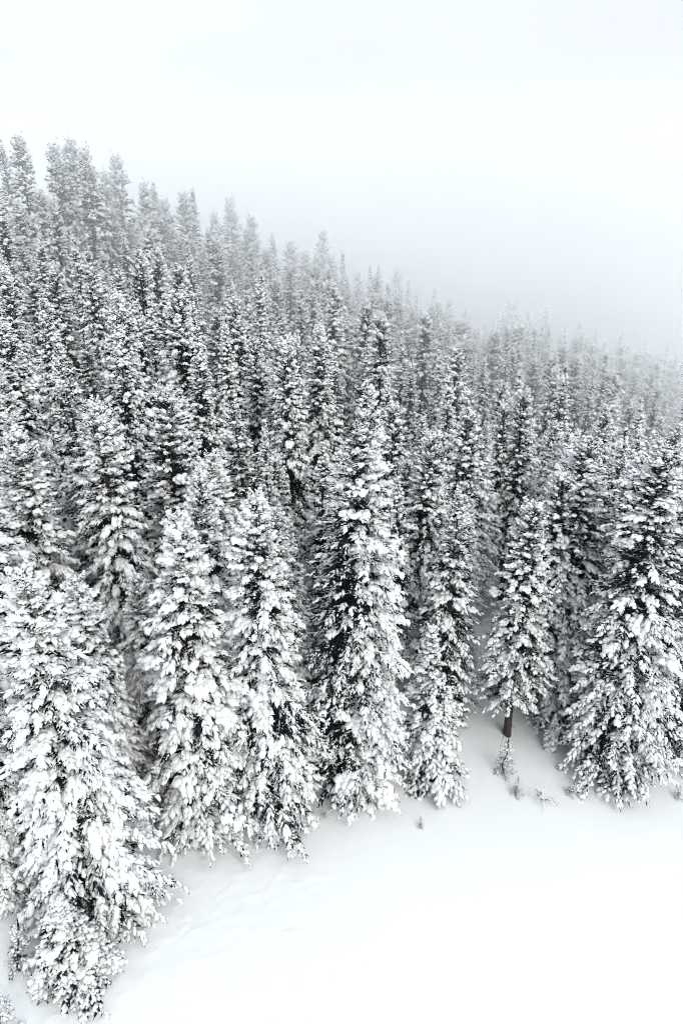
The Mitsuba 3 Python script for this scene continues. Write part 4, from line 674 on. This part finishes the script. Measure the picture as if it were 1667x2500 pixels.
for base, x, y, h, w, turn, kind, label, group in TREES:
    count[base] = count.get(base, 0) + 1
    key = f"{base}{'_' if label else '__'}{count[base]:03d}"
    s = h / STATS[kind][0]
    ws = s ** 0.75 * w
    lean = (np.array([meshkit.noise(np.array([x, y, q])) for q in (1.5, 7.5)]) - .5) * (4.0 if h > 3 else 16)
    scene[key] = {'type': 'instance', 'shape': {'type': 'ref', 'id': kind}, 'to_world': T().translate([x, y, float(terrain(x, y)) - .05 * min(1, h / 6)])
                  .rotate([1, 0, 0], float(lean[0])).rotate([0, 1, 0], float(lean[1])).rotate([0, 0, 1], turn).scale([ws, ws, s])}
    if not label: continue                                     # the rest of the packed stand, past the 300 that show largest
    labels[key] = {'label': label, 'category': 'sapling' if 'sapling' in base else 'tree'}
    if group: labels[key]['group'] = group
    for part in ('crown', 'snow_cover'): labels[f'{key}__{part}'] = {'kind': 'stuff'}
used = {t[6] for t in TREES}
scene = {k: v for k, v in scene.items() if v == 'scene' or v.get('type') != 'shapegroup' or k in used}

# ------------------------------------------------------------------ bare wood and twigs at the forest edge
def wood_thing(key, label, cat, limbs, snow_on=True, seed=0, group=None):
    """Bare limbs (polylines of x, y, height above the snow, radius), each with a ragged line of snow along its top."""
    rng, tubes, blobs = np.random.default_rng(seed), [], []
    for limb in limbs:
        a = np.array(limb, float)
        g = np.column_stack([a[:, 0], a[:, 1], terrain(a[:, 0], a[:, 1]) + a[:, 2]])
        t = np.linspace(0, len(g) - 1, 4 * len(g)); k = np.arange(len(g))
        P = np.column_stack([np.interp(t, k, g[:, q]) for q in range(3)]) + rng.normal(0, .012, (len(t), 3))
        R = np.interp(t, k, a[:, 3])
        tubes.append(tube(P, R, 6))
        if snow_on:
            d = np.diff(P, axis=0); n = len(d)
            keep = (rng.random(n) < .8) & (np.abs(norm(d)[:, 2]) < .75)
            d, p, r = d[keep], P[:-1][keep], R[:-1][keep]
            y = norm(np.cross([0, 0, 1.0], d) + 1e-6); z = np.cross(norm(d), y)
            blobs.append(stamp(blob_template(3, 6, rng), p + z * r[:, None] * .8, d * 1.25, y * (r * rng.uniform(1.0, 1.9, len(r)) + .012)[:, None], z * (r * 1.1 + .025)[:, None]))
    scene[key + '__branch_wood'] = mikit.ply(join(tubes), 'm_bark', smooth=40)
    if blobs:
        scene[key + '__snow_cover'] = mikit.ply(join(blobs), 'm_snow', smooth=True)
    if blobs: labels[key + '__snow_cover'] = {'kind': 'stuff'}
    labels[key] = {'label': label, 'category': cat}
    if group: labels[key]['group'] = group

wood_thing('leaning_pole', 'thin dead trunk lying aslant under snow between the two right-hand trees', 'dead trunk',
           [[(9.75, 28.9, 1.9, .045), (11.2, 28.3, 1.25, .05), (12.4, 27.7, .5, .06)]], seed=2)
rng = np.random.default_rng(4)
limbs = [[(9.5, 24.7, 0, .02), (9.6, 24.9, .3, .018), (9.8, 25.1, .5, .012)]]
for k in range(11):
    a = rng.uniform(0, 6.28); l = rng.uniform(.4, .9)
    limbs.append([(9.6, 24.6, .05, .014), (9.6 + math.cos(a) * l * .5, 24.6 + math.sin(a) * l * .5, .18 + .3 * rng.random(), .011), (9.6 + math.cos(a) * l, 24.6 + math.sin(a) * l, .1 + .3 * rng.random(), .006)])
wood_thing('twig_bush', 'bare arching twigs dusted with snow beside the upright slim sapling', 'bush', limbs, seed=5)
limbs = []
for k in range(26):
    x, y, a = rng.normal(-7.0, .4), rng.normal(19.4, .5), rng.uniform(-.9, .9); l = rng.uniform(.5, 1.3)
    limbs.append([(x, y, .05 + .3 * rng.random(), .016), (x + math.cos(a) * l * .5, y + math.sin(a) * l * .5, .25 + .3 * rng.random(), .012), (x + math.cos(a) * l, y + math.sin(a) * l, .08 + .2 * rng.random(), .006)])
wood_thing('brush_pile', 'tangle of bare snowy twigs between the broad front tree and the rust-needled tree', 'brush', limbs, seed=6)
wood_thing('fallen_branch', 'dark broken branch lying on snow at the left frame edge', 'branch',
           [[(-10.2, 15.9, .5, .04), (-9.9, 15.3, .55, .035), (-9.6, 15.1, .4, .03), (-9.3, 14.6, .05, .022)], [(-9.9, 15.3, .55, .02), (-9.6, 15.6, .8, .01)], [(-9.6, 15.1, .4, .016), (-9.2, 15.2, .5, .008)]], snow_on=False, seed=7)
